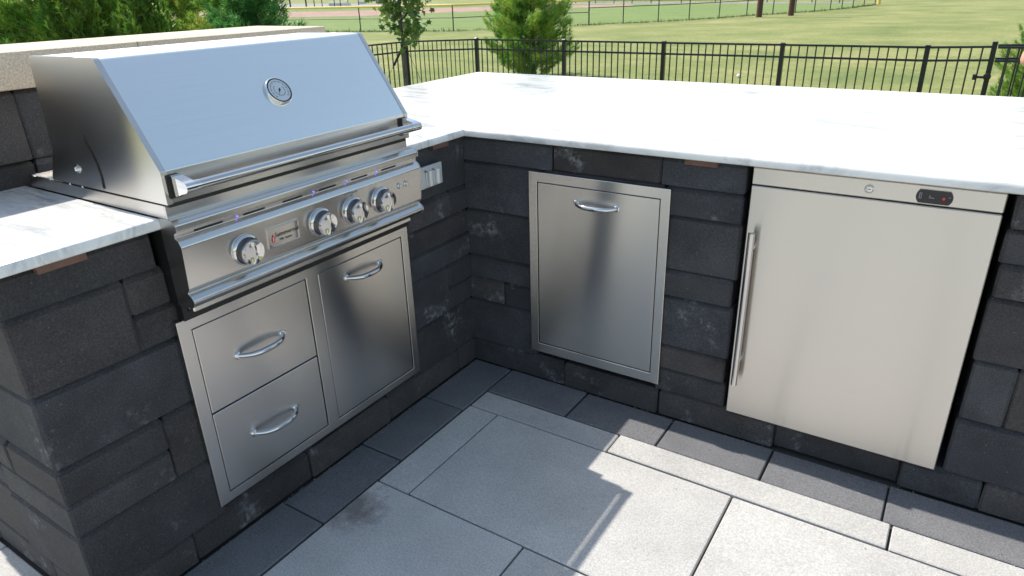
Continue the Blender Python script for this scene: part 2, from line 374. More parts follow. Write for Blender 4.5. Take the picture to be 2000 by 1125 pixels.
def text(name, body, size, mat, parent, origin, xdir, ydir, extr=0.0004, shear=0.0, align='CENTER'):
    cu = bpy.data.curves.new(name, 'FONT'); cu.body = body; cu.size = size; cu.extrude = extr; cu.shear = shear; cu.align_x = align; cu.align_y = 'CENTER'
    cu.resolution_u = 2
    tmp = bpy.data.objects.new('tmp_text', cu); COL.objects.link(tmp); dg = bpy.context.evaluated_depsgraph_get()
    me = bpy.data.meshes.new_from_object(tmp.evaluated_get(dg)); bpy.data.objects.remove(tmp)
    X = Vector(xdir).normalized(); Y = Vector(ydir).normalized(); Z = X.cross(Y)
    vs = [Vector(origin)+X*v.co.x+Y*v.co.y+Z*v.co.z for v in me.vertices]; fs = [tuple(p_.vertices) for p_ in me.polygons]
    return mesh(name, vs, fs, mat, parent)

# ------------------------------------------------------------------ ground
def gz(x, y):
    dx = max(-1.5-x, 0, x-9); dy = max(-9-y, 0, y-2.1); d = min(1.0, math.hypot(dx, dy)/3.0)
    s_ = d*d*(3-2*d); return -0.065*(1-s_)-0.65*s_
def grid_lines(lo, hi, c0, c1):
    a_ = [lo, lo/4, lo/16, lo/60]; a_ = [v for v in a_ if v < c0-6]
    n_ = int((c1-c0+12)/0.6); mid_ = [c0-6+i*(c1-c0+12)/n_ for i in range(n_+1)]
    b_ = [v for v in (hi/60, hi/16, hi/4, hi) if v > c1+6]
    return a_+mid_+b_
xs = grid_lines(-3000, 3000, -1.5, 9); ys = grid_lines(-3000, 3000, -9, 2.1)
vs = [(x, y, gz(x, y)) for y in ys for x in xs]; W_ = len(xs)
fs = [(j*W_+i, j*W_+i+1, (j+1)*W_+i+1, (j+1)*W_+i) for j in range(len(ys)-1) for i in range(W_-1)]
tag(mesh('ground', vs, fs, M['lawn'], None, 60), kind='structure')
def sheet(name, pts, z, mat, kind='structure'):
    n = len(pts); v_ = [(x, y, z) for x, y in pts]; tr = tessellate_polygon([[Vector((x, y, 0)) for x, y in pts]])
    fs_ = []
    for a_, b_, c_ in tr:
        nz = (Vector(v_[b_])-Vector(v_[a_])).cross(Vector(v_[c_])-Vector(v_[a_])).z
        fs_.append((a_, b_, c_) if nz > 0 else (a_, c_, b_))
    return tag(mesh(name, v_, fs_, mat), kind=kind)
fence_pts = [(-49.1, 22.75), (-43.6, 23.85), (-38.1, 24.95), (-32.6, 26.05), (-27.09, 27.15), (-24.35, 27.7), (-21.60, 28.25), (-19.2, 31.0), (-16.67, 33.88), (-15.34, 35.4), (-13.95, 37.0), (-12.85, 38.9), (-11.75, 40.9), (-10.85, 43.4), (-9.83, 45.5), (-8.9, 47.3), (-8.07, 49.0), (-7.47, 50.99), (-7.02, 52.6), (-6.60, 54.4), (-6.25, 57.0), (-5.9, 60.0)]
sheet('outfield_ground', fence_pts+[(-9, 66), (-34, 73), (-75, 82), (-120, 70), (-120, 15)], -0.645, M['outfield'])
sheet('infield_ground', [(-75, 38), (-52, 43.0), (-44.4, 45.5), (-36.0, 55.7), (-27, 63), (-29, 68), (-44, 66), (-52, 62), (-60, 57), (-85, 52)], -0.640, M['clay'])
sheet('gravel_strip', [(-120, 78), (-60, 66), (-44, 72), (-30, 69.5), (-8, 64.5), (-8, 67), (-30, 73.5), (-60, 80), (-120, 100)], -0.638, M['path'])

# ------------------------------------------------------------------ patio paving
patio = empty('patio_paving', (0, 0, 0), kind='structure')
box('joint_bed', (-1.6, 6.0, -7.0, 2.0, -0.058, -0.014), M['sand'], patio)
gapj = 0.0055
def paver(x0, x1, y0, y1, mat, top=0.0):
    g_ = random.choice((1, 1, 1.45, .7))*gapj/2
    dz = random.uniform(-0.0022, 0.0022)
    o = box('paver', (x0+g_, x1-g_, y0+gapj/2, y1-gapj/2, -0.05, top+dz), mat, patio, 0.003); o.rotation_euler.z = R(random.uniform(-.12, .12)); return o
# charcoal soldier course along both walls
for i in range(10): paver(0.182+i*0.3425, 0.182+(i+1)*0.3425, -0.182, 0.0 if i else 0.0, M['dark'])
paver(0.0, 0.182, -0.335, 0.0, M['dark'])
for i in range(9): paver(0.0, 0.180, -0.335-(i+1)*0.342, -0.335-i*0.342, M['dark'])
# light strip
lx = [0.182, 0.741, 1.577, 2.13, 2.97, 3.6]
for a_, b_ in zip(lx, lx[1:]): paver(a_, b_, -0.2925, -0.182, M['light'])
paver(0.182, 0.308, -0.792, -0.2925, M['light'])
# large slabs
def row(y1, y0, xs_):
    for a_, b_ in zip(xs_, xs_[1:]): paver(a_, b_, y0, y1, M['light'])
row(-0.2925, -0.792, [0.308, 1.159, 1.79, 2.64, 3.6])
row(-0.792, -1.30, [0.182, 0.729, 1.58, 2.13, 2.98, 3.6])
row(-1.30, -1.81, [0.182, 1.03, 1.58, 2.43, 3.0, 3.6])
y_ = -1.81; k = 0
while y_ > -6.4:
    xs_ = [0.182]; x_ = 0.182
    while x_ < 5.2: x_ += (0.85, 0.55)[(k+len(xs_)) % 2]; xs_.append(x_)
    row(y_, y_-0.51, xs_); y_ -= 0.51; k += 1
for (yb, ya) in ((-0.182, -0.69), (-0.69, -1.20), (-1.20, -1.71), (0.33, -0.182)): row(yb, ya, [3.6, 4.45, 5.0, 5.85])
# area left of / behind the grill wall
for i, (yb, ya) in enumerate(((-1.5525, -2.02), (-2.02, -2.53), (-2.53, -3.04), (-3.04, -3.55), (-3.55, -4.06))):
    xs_ = [-1.5, -1.1, -0.535, 0.0] if i % 2 == 0 else [-1.5, -0.85, 0.0]
    row(yb, ya, xs_)

# grit and leaf crumbs swept against the walls and into the joints
gt_ = G(); rg = random.Random(21)
for i in range(520):
    k = rg.random()
    if k < .4: x_, y_ = rg.uniform(0.02, 2.4), -abs(rg.gauss(0, .018))-0.004
    elif k < .7: x_, y_ = abs(rg.gauss(0, .018))+0.004, -rg.uniform(0.02, 1.6)
    elif k < .85: x_, y_ = rg.uniform(0.2, 2.2), -0.182+rg.gauss(0, .004)
    else: x_, y_ = rg.uniform(0.1, 2.2), -rg.uniform(0.05, 1.3)
    s_ = rg.uniform(.0012, .0032)*(1.5 if rg.random() < .1 else 1); z_ = 0.0015
    q = [(x_+s_*rg.uniform(.5, 1.2)*math.cos(a), y_+s_*rg.uniform(.5, 1.2)*math.sin(a), z_) for a in (0.3, 2.2, 4.4)]
    gt_.add(q+[(x_, y_, z_+s_*.8)], [(0, 1, 3), (1, 2, 3), (2, 0, 3)])
M['grit'] = plain('grit', (0.26, 0.23, 0.19), 0.9)
tag(gt_.out('grit', M['grit']), kind='stuff')
# ------------------------------------------------------------------ stone walls
Z = [0.0]+[0.008+0.0925*k for k in range(1, 11)]
Z[0] = 0.001
def block(parent, x0, x1, y0, y1, z0, z1, face):
    """face: which faces are the exposed ones; jitter the proud depth"""
    g_ = 0.0008; j = random.uniform(-0.0045, 0.004)
    e = [x0+(g_ if '-x' not in face else 0), x1-(g_ if '+x' not in face else 0), y0+(g_ if '-y' not in face else 0), y1-(g_ if '+y' not in face else 0), z0+g_, z1-g_]
    for tk, ix, sg in (('+x', 1, 1), ('-x', 0, -1), ('+y', 3, 1), ('-y', 2, -1)):
        if tk in face: e[ix] += sg*j
    C_ = 0.0065; gg = G().box(*e, C_); CT, CB = 0.0135, 0.0028; nv = []
    for (x, y, z) in gg.v:
        top = abs(z-e[5]) < 1e-6; bot = abs(z-e[4]) < 1e-6
        if abs(z-(e[5]-C_)) < 1e-6: z = e[5]-CT
        elif abs(z-(e[4]+C_)) < 1e-6: z = e[4]+CB
        if top or bot:
            d_ = (CT if top else CB)-C_
            if '+x' in face and abs(x-(e[1]-C_)) < 1e-6: x -= d_
            if '-x' in face and abs(x-(e[0]+C_)) < 1e-6: x += d_
            if '+y' in face and abs(y-(e[3]-C_)) < 1e-6: y -= d_
            if '-y' in face and abs(y-(e[2]+C_)) < 1e-6: y += d_
        nv.append((x, y, z))
    gg.v = nv
    # slightly chipped, uneven arrises
    v_ = []
    for p_ in gg.v:
        s_ = 0.0017; v_.append((p_[0]+random.uniform(-s_, s_), p_[1]+random.uniform(-s_, s_), p_[2]+random.uniform(-s_*.6, s_*.6)))
    gg.v = v_
    return gg.out('block', M['block'], parent)

gw = empty('grill_wall', (0, -0.9, 0), 'low charcoal block wall that carries the grill and the drawers, left wing of the outdoor kitchen', 'block wall')
T = 0.20
def Lrow(k0, k1, ys_, end=True):
    for a_, b_ in zip(ys_, ys_[1:]):
        f_ = '+x'
        if a_ <= -1.549: f_ += '-y'
        block(gw, -T if a_ > -1.549 else -0.24-0.10*((k0) % 2), 0, a_, b_, Z[k0], Z[k1], f_)
E_ = -1.5515
Lrow(0, 1, [E_, -1.298, -0.891, -0.523, -0.105, 0.007])
Lrow(1, 3, [E_, -1.195]); Lrow(3, 5, [-1.298, -1.195]); Lrow(3, 4, [E_, -1.298]); Lrow(4, 5, [E_, -1.298])
Lrow(5, 7, [E_, -1.195]); Lrow(7, 9, [E_, -1.300]); Lrow(7, 8, [-1.300, -1.185]); Lrow(8, 9, [-1.300, -1.200]); Lrow(9, 10, [E_, -1.213])
Lrow(1, 3, [-0.385, 0.007]); Lrow(3, 5, [-0.385, -0.14]); Lrow(3, 4, [-0.14, 0.007]); Lrow(4, 5, [-0.14, 0.007])
Lrow(5, 6, [-0.385, 0.007]); Lrow(6, 7, [-0.385, 0.007]); Lrow(7, 8, [-0.350, -0.102, 0.007]); Lrow(8, 10, [-0.356, 0.007])
# end face towards -x
rows = [(0, 1), (1, 3), (3, 4), (4, 5), (5, 7), (7, 9), (9, 10)]
for i, (a_, b_) in enumerate(rows):
    x1 = -0.24-0.10*(a_ % 2); x_ = x1
    while x_ > -0.94:
        w_ = random.choice((0.17, 0.26, 0.34)); nx = max(x_-w_, -0.965)
        if nx < -0.90: nx = -0.965
        block(gw, nx, x_, E_, E_+0.16, Z[a_], Z[b_], '-y'); x_ = nx
box('wall_light_stop', (-0.90, -0.19, -1.50, -1.24, 0.003, 0.928), M['dark_fill'], gw)  # unseen dark boxes added behind the blocks to stop light
box('wall_light_stop', (-0.90, -0.188, -0.34, 0.10, 0.003, 0.929), M['dark_fill'], gw)
box('wall_light_stop', (-0.90, -0.15, -1.24, -0.34, 0.003, 0.10), M['dark_fill'], gw)
box('wall_light_stop', (-0.90, -0.60, -1.24, -0.34, 0.101, 0.927), M['dark_fill'], gw)
for (a_, b_) in ((-1.465, -1.365), (-0.191, -0.105)):
    box('support_bracket', (-0.10, 0.0125, a_, b_, 0.9155, 0.9362), M['bracket'], gw, 0.001)

bw = empty('bar_wall', (1.2, 0, 0), 'long charcoal block wall under the wide marble bar, right wing around the trash door and fridge', 'block wall')
def Rrow(k0, k1, xs_):
    for a_, b_ in zip(xs_, xs_[1:]): block(bw, a_, b_, 0, T, Z[k0], Z[k1], '-y')
FX0, FX1 = 1.0430, 1.6515
Rrow(0, 1, [-0.014, 0.42, 0.80, 1.198]); block(bw, 1.198, 1.57, 0.022, T, Z[0], Z[1]-0.006, '-y')
Rrow(0, 1, [1.57, 1.776, 2.1, 2.5, 2.8, 3.2])
Rrow(9, 10, [-0.014, 0.371, 0.762, 1.024])
Rrow(7, 9, [-0.014, 0.33]); Rrow(5, 7, [-0.014, 0.30]); Rrow(4, 5, [-0.014, 0.30]); Rrow(3, 4, [-0.014, 0.155, 0.30]); Rrow(1, 3, [-0.014, 0.30])
Rrow(8, 9, [0.33, 0.78, 1.024])
Rrow(6, 8, [0.782, 1.026]); Rrow(5, 6, [0.782, 1.020]); Rrow(3, 5, [0.782, 1.028]); Rrow(2, 3, [0.782, 1.022]); Rrow(1, 2, [0.782, 1.030])
Rrow(9, 10, [1.672, 2.02, 2.45, 2.8, 3.2]); Rrow(8, 9, [1.668, 1.98, 2.40, 3.2]); Rrow(7, 8, [1.672, 2.06, 2.6, 3.2]); Rrow(5, 7, [1.668, 2.11, 2.5, 2.9, 3.2])
Rrow(3, 5, [1.674, 1.777, 2.15, 2.6, 3.2]); Rrow(1, 3, [1.670, 1.99, 2.4, 2.8, 3.2])
box('wall_light_stop', (0.0, 1.03, 0.19, 1.28, 0.003, 0.926), M['dark_fill'], bw)  # same added boxes inside the bar wall, blocking light through the joints
box('wall_light_stop', (1.67, 3.15, 0.19, 1.28, 0.003, 0.925), M['dark_fill'], bw)
box('wall_light_stop', (1.03, 1.67, 0.62, 1.28, 0.003, 0.924), M['dark_fill'], bw)
box('wall_light_stop', (-0.85, 0.0, 0.10, 1.28, 0.003, 0.923), M['dark_fill'], bw)
box('support_bracket', (0.838, 0.939, -0.0125, 0.10, 0.9155, 0.9362), M['bracket'], bw, 0.001)
# far side and left end cladding (seen only from a step aside)
for k0, k1 in ((0, 1), (1, 3), (3, 4), (4, 5), (5, 7), (7, 9), (9, 10)):
    x_ = -0.93
    while x_ < 3.19:
        nx = min(3.2, x_+random.choice((0.36, 0.45, 0.6)))
        if nx > 3.0: nx = 3.2
        block(bw, x_, nx, 1.28, 1.40, Z[k0], Z[k1], '+y'); x_ = nx
    y_ = -0.05
    while y_ < 1.27:
        ny = min(1.28, y_+random.choice((0.3, 0.45)))
        if ny > 1.15: ny = 1.28
        block(bw, -0.93, -0.85, y_, ny, Z[k0], Z[k1], '-x'); y_ = ny

# raised back wall with capstones
rw = empty('raised_wall', (-0.75, -1.2, 0), 'raised charcoal block wall behind the grill topped with beige capstones', 'block wall')
zr = [0.963, 1.024, 1.2115]
yy = [-1.552, -1.385, -1.160, -0.70, -0.25, -0.10]
for a_, b_ in zip(yy, yy[1:]):
    block(rw, -0.93, -0.60, a_, b_, zr[1], zr[2], '+x-x' if b_ < -0.11 else '+x-x+y')
    block(rw, -0.93, -0.60, a_, b_, zr[0]-0.03, zr[1], '+x-x')
for k0, k1 in ((0, 3), (3, 5), (5, 7), (7, 10)):
    y_ = -1.55
    while y_ < -0.16: block(rw, -0.965, -0.905, y_, y_+0.36, Z[k0], Z[k1], '-x'); y_ += 0.36
cy = [-1.575, -0.815, -0.078]
for a_, b_ in zip(cy, cy[1:]):
    pz = roundpoly([(-0.563, 1.2125), (-0.563, 1.3055), (-0.957, 1.3055), (-0.957, 1.2125)], 0.006, 3)
    g_ = G(); n_ = len(pz)
    g_.prism(pz, a_+0.0015, b_-0.0015)
    g_.out('capstone', M['cap'], rw, 40)

# ------------------------------------------------------------------ marble tops
H0, H1 = 0.9365, 0.9624
def slab(name, poly, label):
    # soft edged slab: stack of inset rings
    pts = [Vector(p_) for p_ in poly]; n = len(pts)
    def inset(d):
        o = []
        for i in range(n):
            p_ = pts[i]; a_ = (p_-pts[i-1]).normalized(); b_ = (pts[(i+1) % n]-p_).normalized()
            na = Vector((-a_.y, a_.x)); nb = Vector((-b_.y, b_.x)); m_ = (na+nb); m_ = m_/max(0.3, m_.length_squared)*2
            o.append(p_+m_*d)
        return o
    ring = [(0.004, H0), (0.0012, H0+0.0015), (0, H0+0.005), (0, H1-0.007), (0.0012, H1-0.0035), (0.0035, H1-0.001), (0.007, H1)]
    vs_ = []; fs_ = []
    for d, z in ring: vs_ += [(p_.x, p_.y, z) for p_ in inset(d)]
    for k_ in range(len(ring)-1):
        for i in range(n): fs_.append((k_*n+i, k_*n+(i+1) % n, (k_+1)*n+(i+1) % n, (k_+1)*n+i))
    tr = tessellate_polygon([[Vector((p_.x, p_.y, 0)) for p_ in pts]]); o_ = (len(ring)-1)*n
    fs_ += [tuple(o_+i for i in x) for x in tr]+[tuple(x)[::-1] for x in tr]
    g_ = G().add(vs_, fs_); o = g_.out(name, M['marble'], None, 50)
    return tag(o, label, 'countertop')
slab('marble_countertop', [(-0.598, -0.372), (0.032, -0.372), (0.032, -0.037), (3.25, -0.037), (3.25, 1.455), (-0.965, 1.455), (-0.965, -0.074), (-0.598, -0.074)],
     'wide white marble bar top running from right of the grill along the fridge side')
slab('marble_countertop', [(-0.598, -1.585), (0.032, -1.585), (0.032, -1.200), (-0.598, -1.200)],
     'short white marble counter piece left of the grill')

# ------------------------------------------------------------------ grill
GX = 0
gr = empty('built_in_grill', (0, -0.785, 0.93), 'built-in stainless steel gas grill with closed angular hood and four chrome knobs', 'grill')
YL, YR = -1.205, -0.365
# lid
prof = roundpoly([(-0.43, 1.001, 0), (-0.385, 1.08, 0.05), (-0.368, 1.303, 0.006), (-0.085, 1.3055, 0.013), (0.0725, 1.073, 0.004), (0.0725, 1.001, 0)], 0.01, 5)
g_ = G(); g_.prism(prof, -1.186, -0.394)
lid = g_.out('lid', M['steel_lid'], gr, 25)
# top sheet gets the smoother steel
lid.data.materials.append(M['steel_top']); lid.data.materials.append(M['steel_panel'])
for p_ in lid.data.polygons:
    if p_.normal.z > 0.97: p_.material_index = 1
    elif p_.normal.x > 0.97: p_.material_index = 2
# side panels with a curved slot
sp = roundpoly([(-0.432, 0.999, 0), (-0.387, 1.08, 0.05), (-0.370, 1.3045, 0.006), (-0.0845, 1.3072, 0.014), (0.0742, 1.0735, 0.004), (0.0742, 0.999, 0)], 0.01, 5)
arc = [(-0.219, 1.130), (-0.199, 1.098), (-0.184, 1.064), (-0.180, 1.032), (-0.184, 1.005)]
slot = []
for i, (a_, b_) in enumerate(arc): slot.append((a_+0.0085, b_))
for i, (a_, b_) in reversed(list(enumerate(arc))): slot.append((a_-0.0045, b_))
for (ya, yb, hole) in ((-1.200, -1.1865, True), (-0.3935, -0.380, True)):
    allp = [Vector((a_, b_, 0)) for a_, b_ in sp]; hp = [Vector((a_, b_, 0)) for a_, b_ in slot]
    tr = tessellate_polygon([allp, hp]); n = len(sp); m_ = len(slot); tot = n+m_
    vs_ = [(a_, ya, b_) for a_, b_ in sp+slot]+[(a_, yb, b_) for a_, b_ in sp+slot]
    fs_ = [tuple(x) for x in tr]+[tuple(i+tot for i in x)[::-1] for x in tr]
    fs_ += [(i, (i+1) % n, tot+(i+1) % n, tot+i) for i in range(n)]
    fs_ += [(n+i, n+(i+1) % m_, tot+n+(i+1) % m_, tot+n+i) for i in range(m_)]
    G().add(vs_, fs_).out('side_panel', M['steel'], gr, 25)
    ym = (ya+yb)/2; sgn = -1 if ya < -1 else 1
    G().prism([(a_*1.0, b_) for a_, b_ in slot], ym-0.001, ym+0.001).out('slot_shade_plate', M['black'], gr)  # added black plate stands in for the shaded inside of the slot
    yo = ya if sgn < 0 else yb
    G().lathe((-0.286, yo, 1.042), (0, sgn, 0), [(0, 0.011), (0.001, 0.011), (0.0015, 0.0065), (0.006, 0.006), (0.008, 0.003)], 14).out('screw', M['chrome'], gr, 30)
box('lid_gap', (-0.40, 0.066, -1.192, -0.388, 0.990, 1.003), M['black'], gr)
# firebox flange
fl = G()
fl.box(0.0555, 0.0605, -1.200, -0.380, 0.9632, 0.9945, 0.0008)
fl.box(-0.565, 0.0553, -1.200, -1.194, 0.9632, 0.9945, 0.0008)
fl.box(-0.565, 0.0553, -0.386, -0.380, 0.9632, 0.9945, 0.0008)
fl.box(-0.565, -0.560, -1.1938, -0.3862, 0.9632, 0.9945, 0.0008)
fl.box(-0.559, 0.055, -1.1936, -0.3864, 0.970, 0.980)
fl.out('firebox_flange', M['steel'], gr)
box('firebox', (-0.545, 0.032, -1.187, -0.375, 0.72, 0.969), M['dark_fill'], gr)
for x_ in (-0.55, -0.46, -0.36, -0.30):
    G().lathe((x_+0.01, -1.197, 0.9946), (0, 0, 1), [(0, 0.005), (0.002, 0.0045), (0.004, 0.002)], 10).out('flange_screw', M['chrome'], gr, 30)
# control panel
pp = [(0.030, 0.9625, 0), (0.078, 0.9640, 0.003), (0.0905, 0.955, 0.008), (0.0905, 0.9385, 0.003), (0.0795, 0.9345, 0.002), (0.0785, 0.9225, 0.003), (0.089, 0.9165, 0.006),
      (0.0965, 0.903, 0.012), (0.0885, 0.797, 0.010), (0.077, 0.7865, 0.005), (0.0885, 0.780, 0.009), (0.0985, 0.768, 0.010), (0.0895, 0.752, 0.006), (0.070, 0.7485, 0), (0.070, 0.7465, 0), (0.030, 0.7465, 0)]
poly = roundpoly(pp, 0.003, 6)
G().prism(poly, YL+0.0025, YR-0.0025).out('control_panel', M['steel_panel'], gr, 30)
endp = [(a_, b_) for a_, b_ in poly]
for ya, yb in ((YL, YL+0.0022), (YR-0.0022, YR)):
    G().prism([(a_+0.0012 if a_ > .05 else a_, b_) for a_, b_ in endp], ya, yb).out('end_plate', M['steel'], gr, 30)
# second ledge below the bullnose and dark recess behind it
box('drip_ledge', (0.020, 0.055, YL+0.02, YR-0.02, 0.7235, 0.7455), M['steel_panel'], gr, 0.003)
box('recess', (0.005, 0.030, YL+0.005, YR-0.005, 0.700, 0.745), M['black'], gr)
box('panel_cavity', (-0.02, 0.0295, YL+0.001, YR-0.001, 0.7455, 0.9615), M['black'], gr)
for ya, yb in ((-1.155, -1.078), (-1.02, -0.954), (-0.897, -0.832), (-0.773, -0.710), (-0.650, -0.585), (-0.524, -0.460)):
    pl = roundpoly([(ya, 0.9252), (yb, 0.9252), (yb, 0.9298), (ya, 0.9298)], 0.0018, 3)
    G().prism(pl, 0.0740, 0.0797, 'x').out('vent_slot', M['black'], gr)
def led(y):
    G().lathe((0.0780, y+0.010, 0.9285), (1, 0, 0), [(0, 0.0022), (0.003, 0.0022), (0.004, 0.0012)], 10).out('led_light', M['led'], gr, 30)
for y in (-1.047, -0.802, -0.679, -0.555): led(y)
fz = lambda z: 0.0885+(z-0.797)*0.0755     # x of the panel face at height z
fn_ = Vector((1, 0, -0.0755)).normalized(); upf = Vector((0.0755, 0, 1)).normalized()
for y in (-1.040, -0.793, -0.669, -0.550):
    c_ = Vector((fz(0.845), y, 0.845)); root = empty('knob', c_); root.parent = gr; root.location = c_-wloc(gr)
    G().lathe(c_, fn_, [(0, 0.0400), (0.003, 0.0400), (0.007, 0.0380), (0.009, 0.0350), (0.0072, 0.0315)], 40).out('bezel', M['chrome'], root, 50)
    G().lathe(c_+fn_*0.008, fn_, [(0, 0.0308), (0.016, 0.0306), (0.018, 0.0312)], 40).out('knob_body', M['knob'], root, 40)
    g_ = G(); g_.lathe(c_+fn_*0.026, fn_, [(0, 0.0314), (0.004, 0.0312), (0.0070, 0.0298), (0.0064, 0.0275), (0.0030, 0.018), (0.0016, 0.004)], 40)
    g_.out('knob_face', M['chrome'], root, 60)
    # grip fin
    g_ = G(); rows_ = []
    for i in range(13):
        u = -1+i/6; hw = 0.0040+0.0032*u*u; ht = 0.0085+0.0060*(1-u*u); zc = 0.0285*u
        base = c_+fn_*0.0275; rows_.append([base+upf*zc+Vector((0, s_*hw, 0))+fn_*h_ for s_, h_ in ((-1, 0), (-1, ht*.6), (-.5, ht), (.5, ht), (1, ht*.6), (1, 0))])
    g_.add([v_ for r_ in rows_ for v_ in r_], [(i*6+j, i*6+j+1, (i+1)*6+j+1, (i+1)*6+j) for i in range(12) for j in range(5)]+[tuple(range(6)), tuple(72+j for j in range(6))[::-1]])
    g_.out('grip', M['chrome'], root, 50)
for y in (-0.483, -0.452):
    c_ = Vector((fz(0.874), y+0.014, 0.868))
    G().lathe(c_, fn_, [(0, 0.0092), (0.003, 0.0092), (0.004, 0.008), (0.0035, 0.0068), (0.0065, 0.006), (0.007, 0.003)], 24).out('push_button', M['chrome'], gr, 30)
text('panel_lettering', 'BACK BURNER', 0.0075, M['greyprint'], gr, Vector((fz(0.897)+0.0006, -0.672, 0.897)), (0, 1, 0), upf)
text('panel_lettering', 'OFF', 0.0075, M['greyprint'], gr, Vector((fz(0.889)+0.0006, -0.672, 0.889)), (0, 1, 0), upf)
# logo plate
lc = Vector((fz(0.851)+0.0, -0.922, 0.851))
lp = empty('logo_plate', lc); lp.parent = gr; lp.location = lc-wloc(gr)
def onface(a_, b_, d_=0.0): return lc+Vector((0, a_, 0))+upf*b_+fn_*d_
def facebox(name, a0, a1, b0, b1, d0, d1, mat, par):
    v_ = [onface(a_, b_, d_) for a_ in (a0, a1) for b_ in (b0, b1) for d_ in (d0, d1)]
    return G().add(v_, [(0, 1, 3, 2), (4, 6, 7, 5), (0, 4, 5, 1), (2, 3, 7, 6), (0, 2, 6, 4), (1, 5, 7, 3)]).out(name, mat, par)
facebox('plate', -0.0480, 0.0480, -0.0245, 0.0245, 0.0, 0.0030, M['chrome'], lp)
for q in ((-0.0495, 0.0495, 0.0245, 0.0270), (-0.0495, 0.0495, -0.0270, -0.0245), (-0.0505, -0.048, -0.0270, 0.0270), (0.048, 0.0505, -0.0270, 0.0270)):
    facebox('plate_rim', *q, 0.0, 0.0045, M['polished'], lp)
text('lettering', 'Summerset', 0.0175, M['print'], lp, onface(0.008, 0.004, 0.0034), (0, 1, 0), upf, shear=0.25)
text('lettering', 'TRL Series', 0.0095, M['print'], lp, onface(0.004, -0.011, 0.0034), (0, 1, 0), upf)
fl_ = [(-0.037, -0.014), (-0.0325, -0.0125), (-0.0305, -0.006), (-0.033, 0.000), (-0.0335, 0.005), (-0.036, 0.010), (-0.0385, 0.004), (-0.0405, -0.002), (-0.0405, -0.009)]
v_ = [onface(a_, b_, 0.0031) for a_, b_ in fl_]+[onface(a_, b_, 0.0038) for a_, b_ in fl_]; nn = len(fl_)
G().add(v_, [tuple(range(nn)), tuple(range(nn, 2*nn))]+[(i, (i+1) % nn, nn+(i+1) % nn, nn+i) for i in range(nn)]).out('flame_emblem', M['redprint'], lp)
sw = [(-0.0385, -0.010), (-0.035, -0.006), (-0.0375, -0.001), (-0.0345, 0.003), (-0.0355, -0.001), (-0.0335, -0.006), (-0.0365, -0.0105)]
v_ = [onface(a_, b_, 0.0039) for a_, b_ in sw]+[onface(a_, b_, 0.0042) for a_, b_ in sw]; nn = len(sw)
G().add(v_, [tuple(range(nn)), tuple(range(nn, 2*nn))]+[(i, (i+1) % nn, nn+(i+1) % nn, nn+i) for i in range(nn)]).out('emblem_swirl', M['white'], lp)

# lid handle
hd = empty('lid_handle', (0.11, -0.785, 1.04)); hd.parent = gr; hd.location = Vector((0.11, -0.785, 1.04))-wloc(gr)
HX, HZ = 0.125, 1.041
G().lathe((HX, -1.160, HZ), (0, 1, 0), [(0, 0.0085), (0.0, 0.0115), (0.75, 0.0115), (0.751, 0.0085)], 28).out('handle_bar', M['polished'], hd, 40)
for yc, sg in ((-1.172, 1), (-0.402, -1)):
    ya, yb = yc-0.0125, yc+0.0125
    pf = roundpoly([(0.079, 1.013, 0.002), (0.079, 1.064, 0.002), (0.116, 1.0565, 0.004), (HX+0.013, 1.050, 0.012), (HX+0.013, 1.032, 0.012), (0.116, 1.0255, 0.003)], 0.004, 6)
    G().prism(pf, ya, yb).out('handle_bracket', M['chrome'], hd, 35)
    pf2 = roundpoly([(0.0728, 1.0115), (0.0788, 1.0115), (0.0788, 1.0645), (0.0728, 1.0645)], 0.001, 2)
    G().prism(pf2, ya-0.005, yb-0.002).out('gasket_and_shadow', M['gasket'], hd)  # black gasket plate, extended past the bracket as its painted contact shadow
    G().lathe((HX, yb if sg > 0 else ya, HZ), (0, sg, 0), [(0, 0.0123), (0.012, 0.0123), (0.012, 0.011)], 28).out('handle_collar', M['chrome'], hd, 40)
# thermometer
sd = Vector((0.1575, 0, -0.2325)).normalized(); nn_ = Vector((0.2325, 0, 0.1575)).normalized(); yd = Vector((0, 1, 0))
tc = Vector((-0.0050, -0.790, 1.1868)); th = empty('thermometer', tc); th.parent = gr; th.location = tc-wloc(gr)
G().lathe(tc, nn_, [(0, 0.0390), (0.006, 0.0390), (0.0095, 0.0375), (0.0104, 0.0362), (0.0098, 0.0348), (0.0085, 0.0345)], 40).out('bezel', M['chrome'], th, 40)
G().lathe(tc+nn_*0.0090, nn_, [(0, 0.0345), (0.0004, 0.0345)], 40).out('dial_gap_shade', M['black'], th)  # black ring put in as the dark gap between bezel and dial
G().lathe(tc+nn_*0.0096, nn_, [(0, 0.0310), (0.0004, 0.0310)], 40).out('dial', M['dial'], th)
g_ = G()
for i in range(41):
    a_ = R(-225+i*270/40); l_ = 0.004 if i % 4 == 0 else 0.002
    dvec = -sd*math.sin(-a_)*1.0+yd*math.cos(a_)
    p0 = tc+nn_*0.0103+dvec*0.0265; p1 = tc+nn_*0.0103+dvec*(0.0265-l_); s_ = dvec.cross(nn_)*(0.0009 if i % 4 == 0 else 0.00055)
    g_.add([p0+s_, p0-s_, p1-s_, p1+s_], [(0, 1, 2, 3)])
for i in range(36):
    a_ = 2*math.pi*i/48-0.6; d1 = sd*math.sin(a_)+yd*math.cos(a_); a2 = 2*math.pi*(i+1)/48-0.6; d2 = sd*math.sin(a2)+yd*math.cos(a2)
    g_.add([tc+nn_*0.0103+d1*0.0165, tc+nn_*0.0103+d2*0.0165, tc+nn_*0.0103+d2*0.0153, tc+nn_*0.0103+d1*0.0153], [(0, 1, 2, 3)])
g_.out('dial_marks', M['print'], th)
nd = (sd*0.85-yd*0.5).normalized(); s_ = nd.cross(nn_)
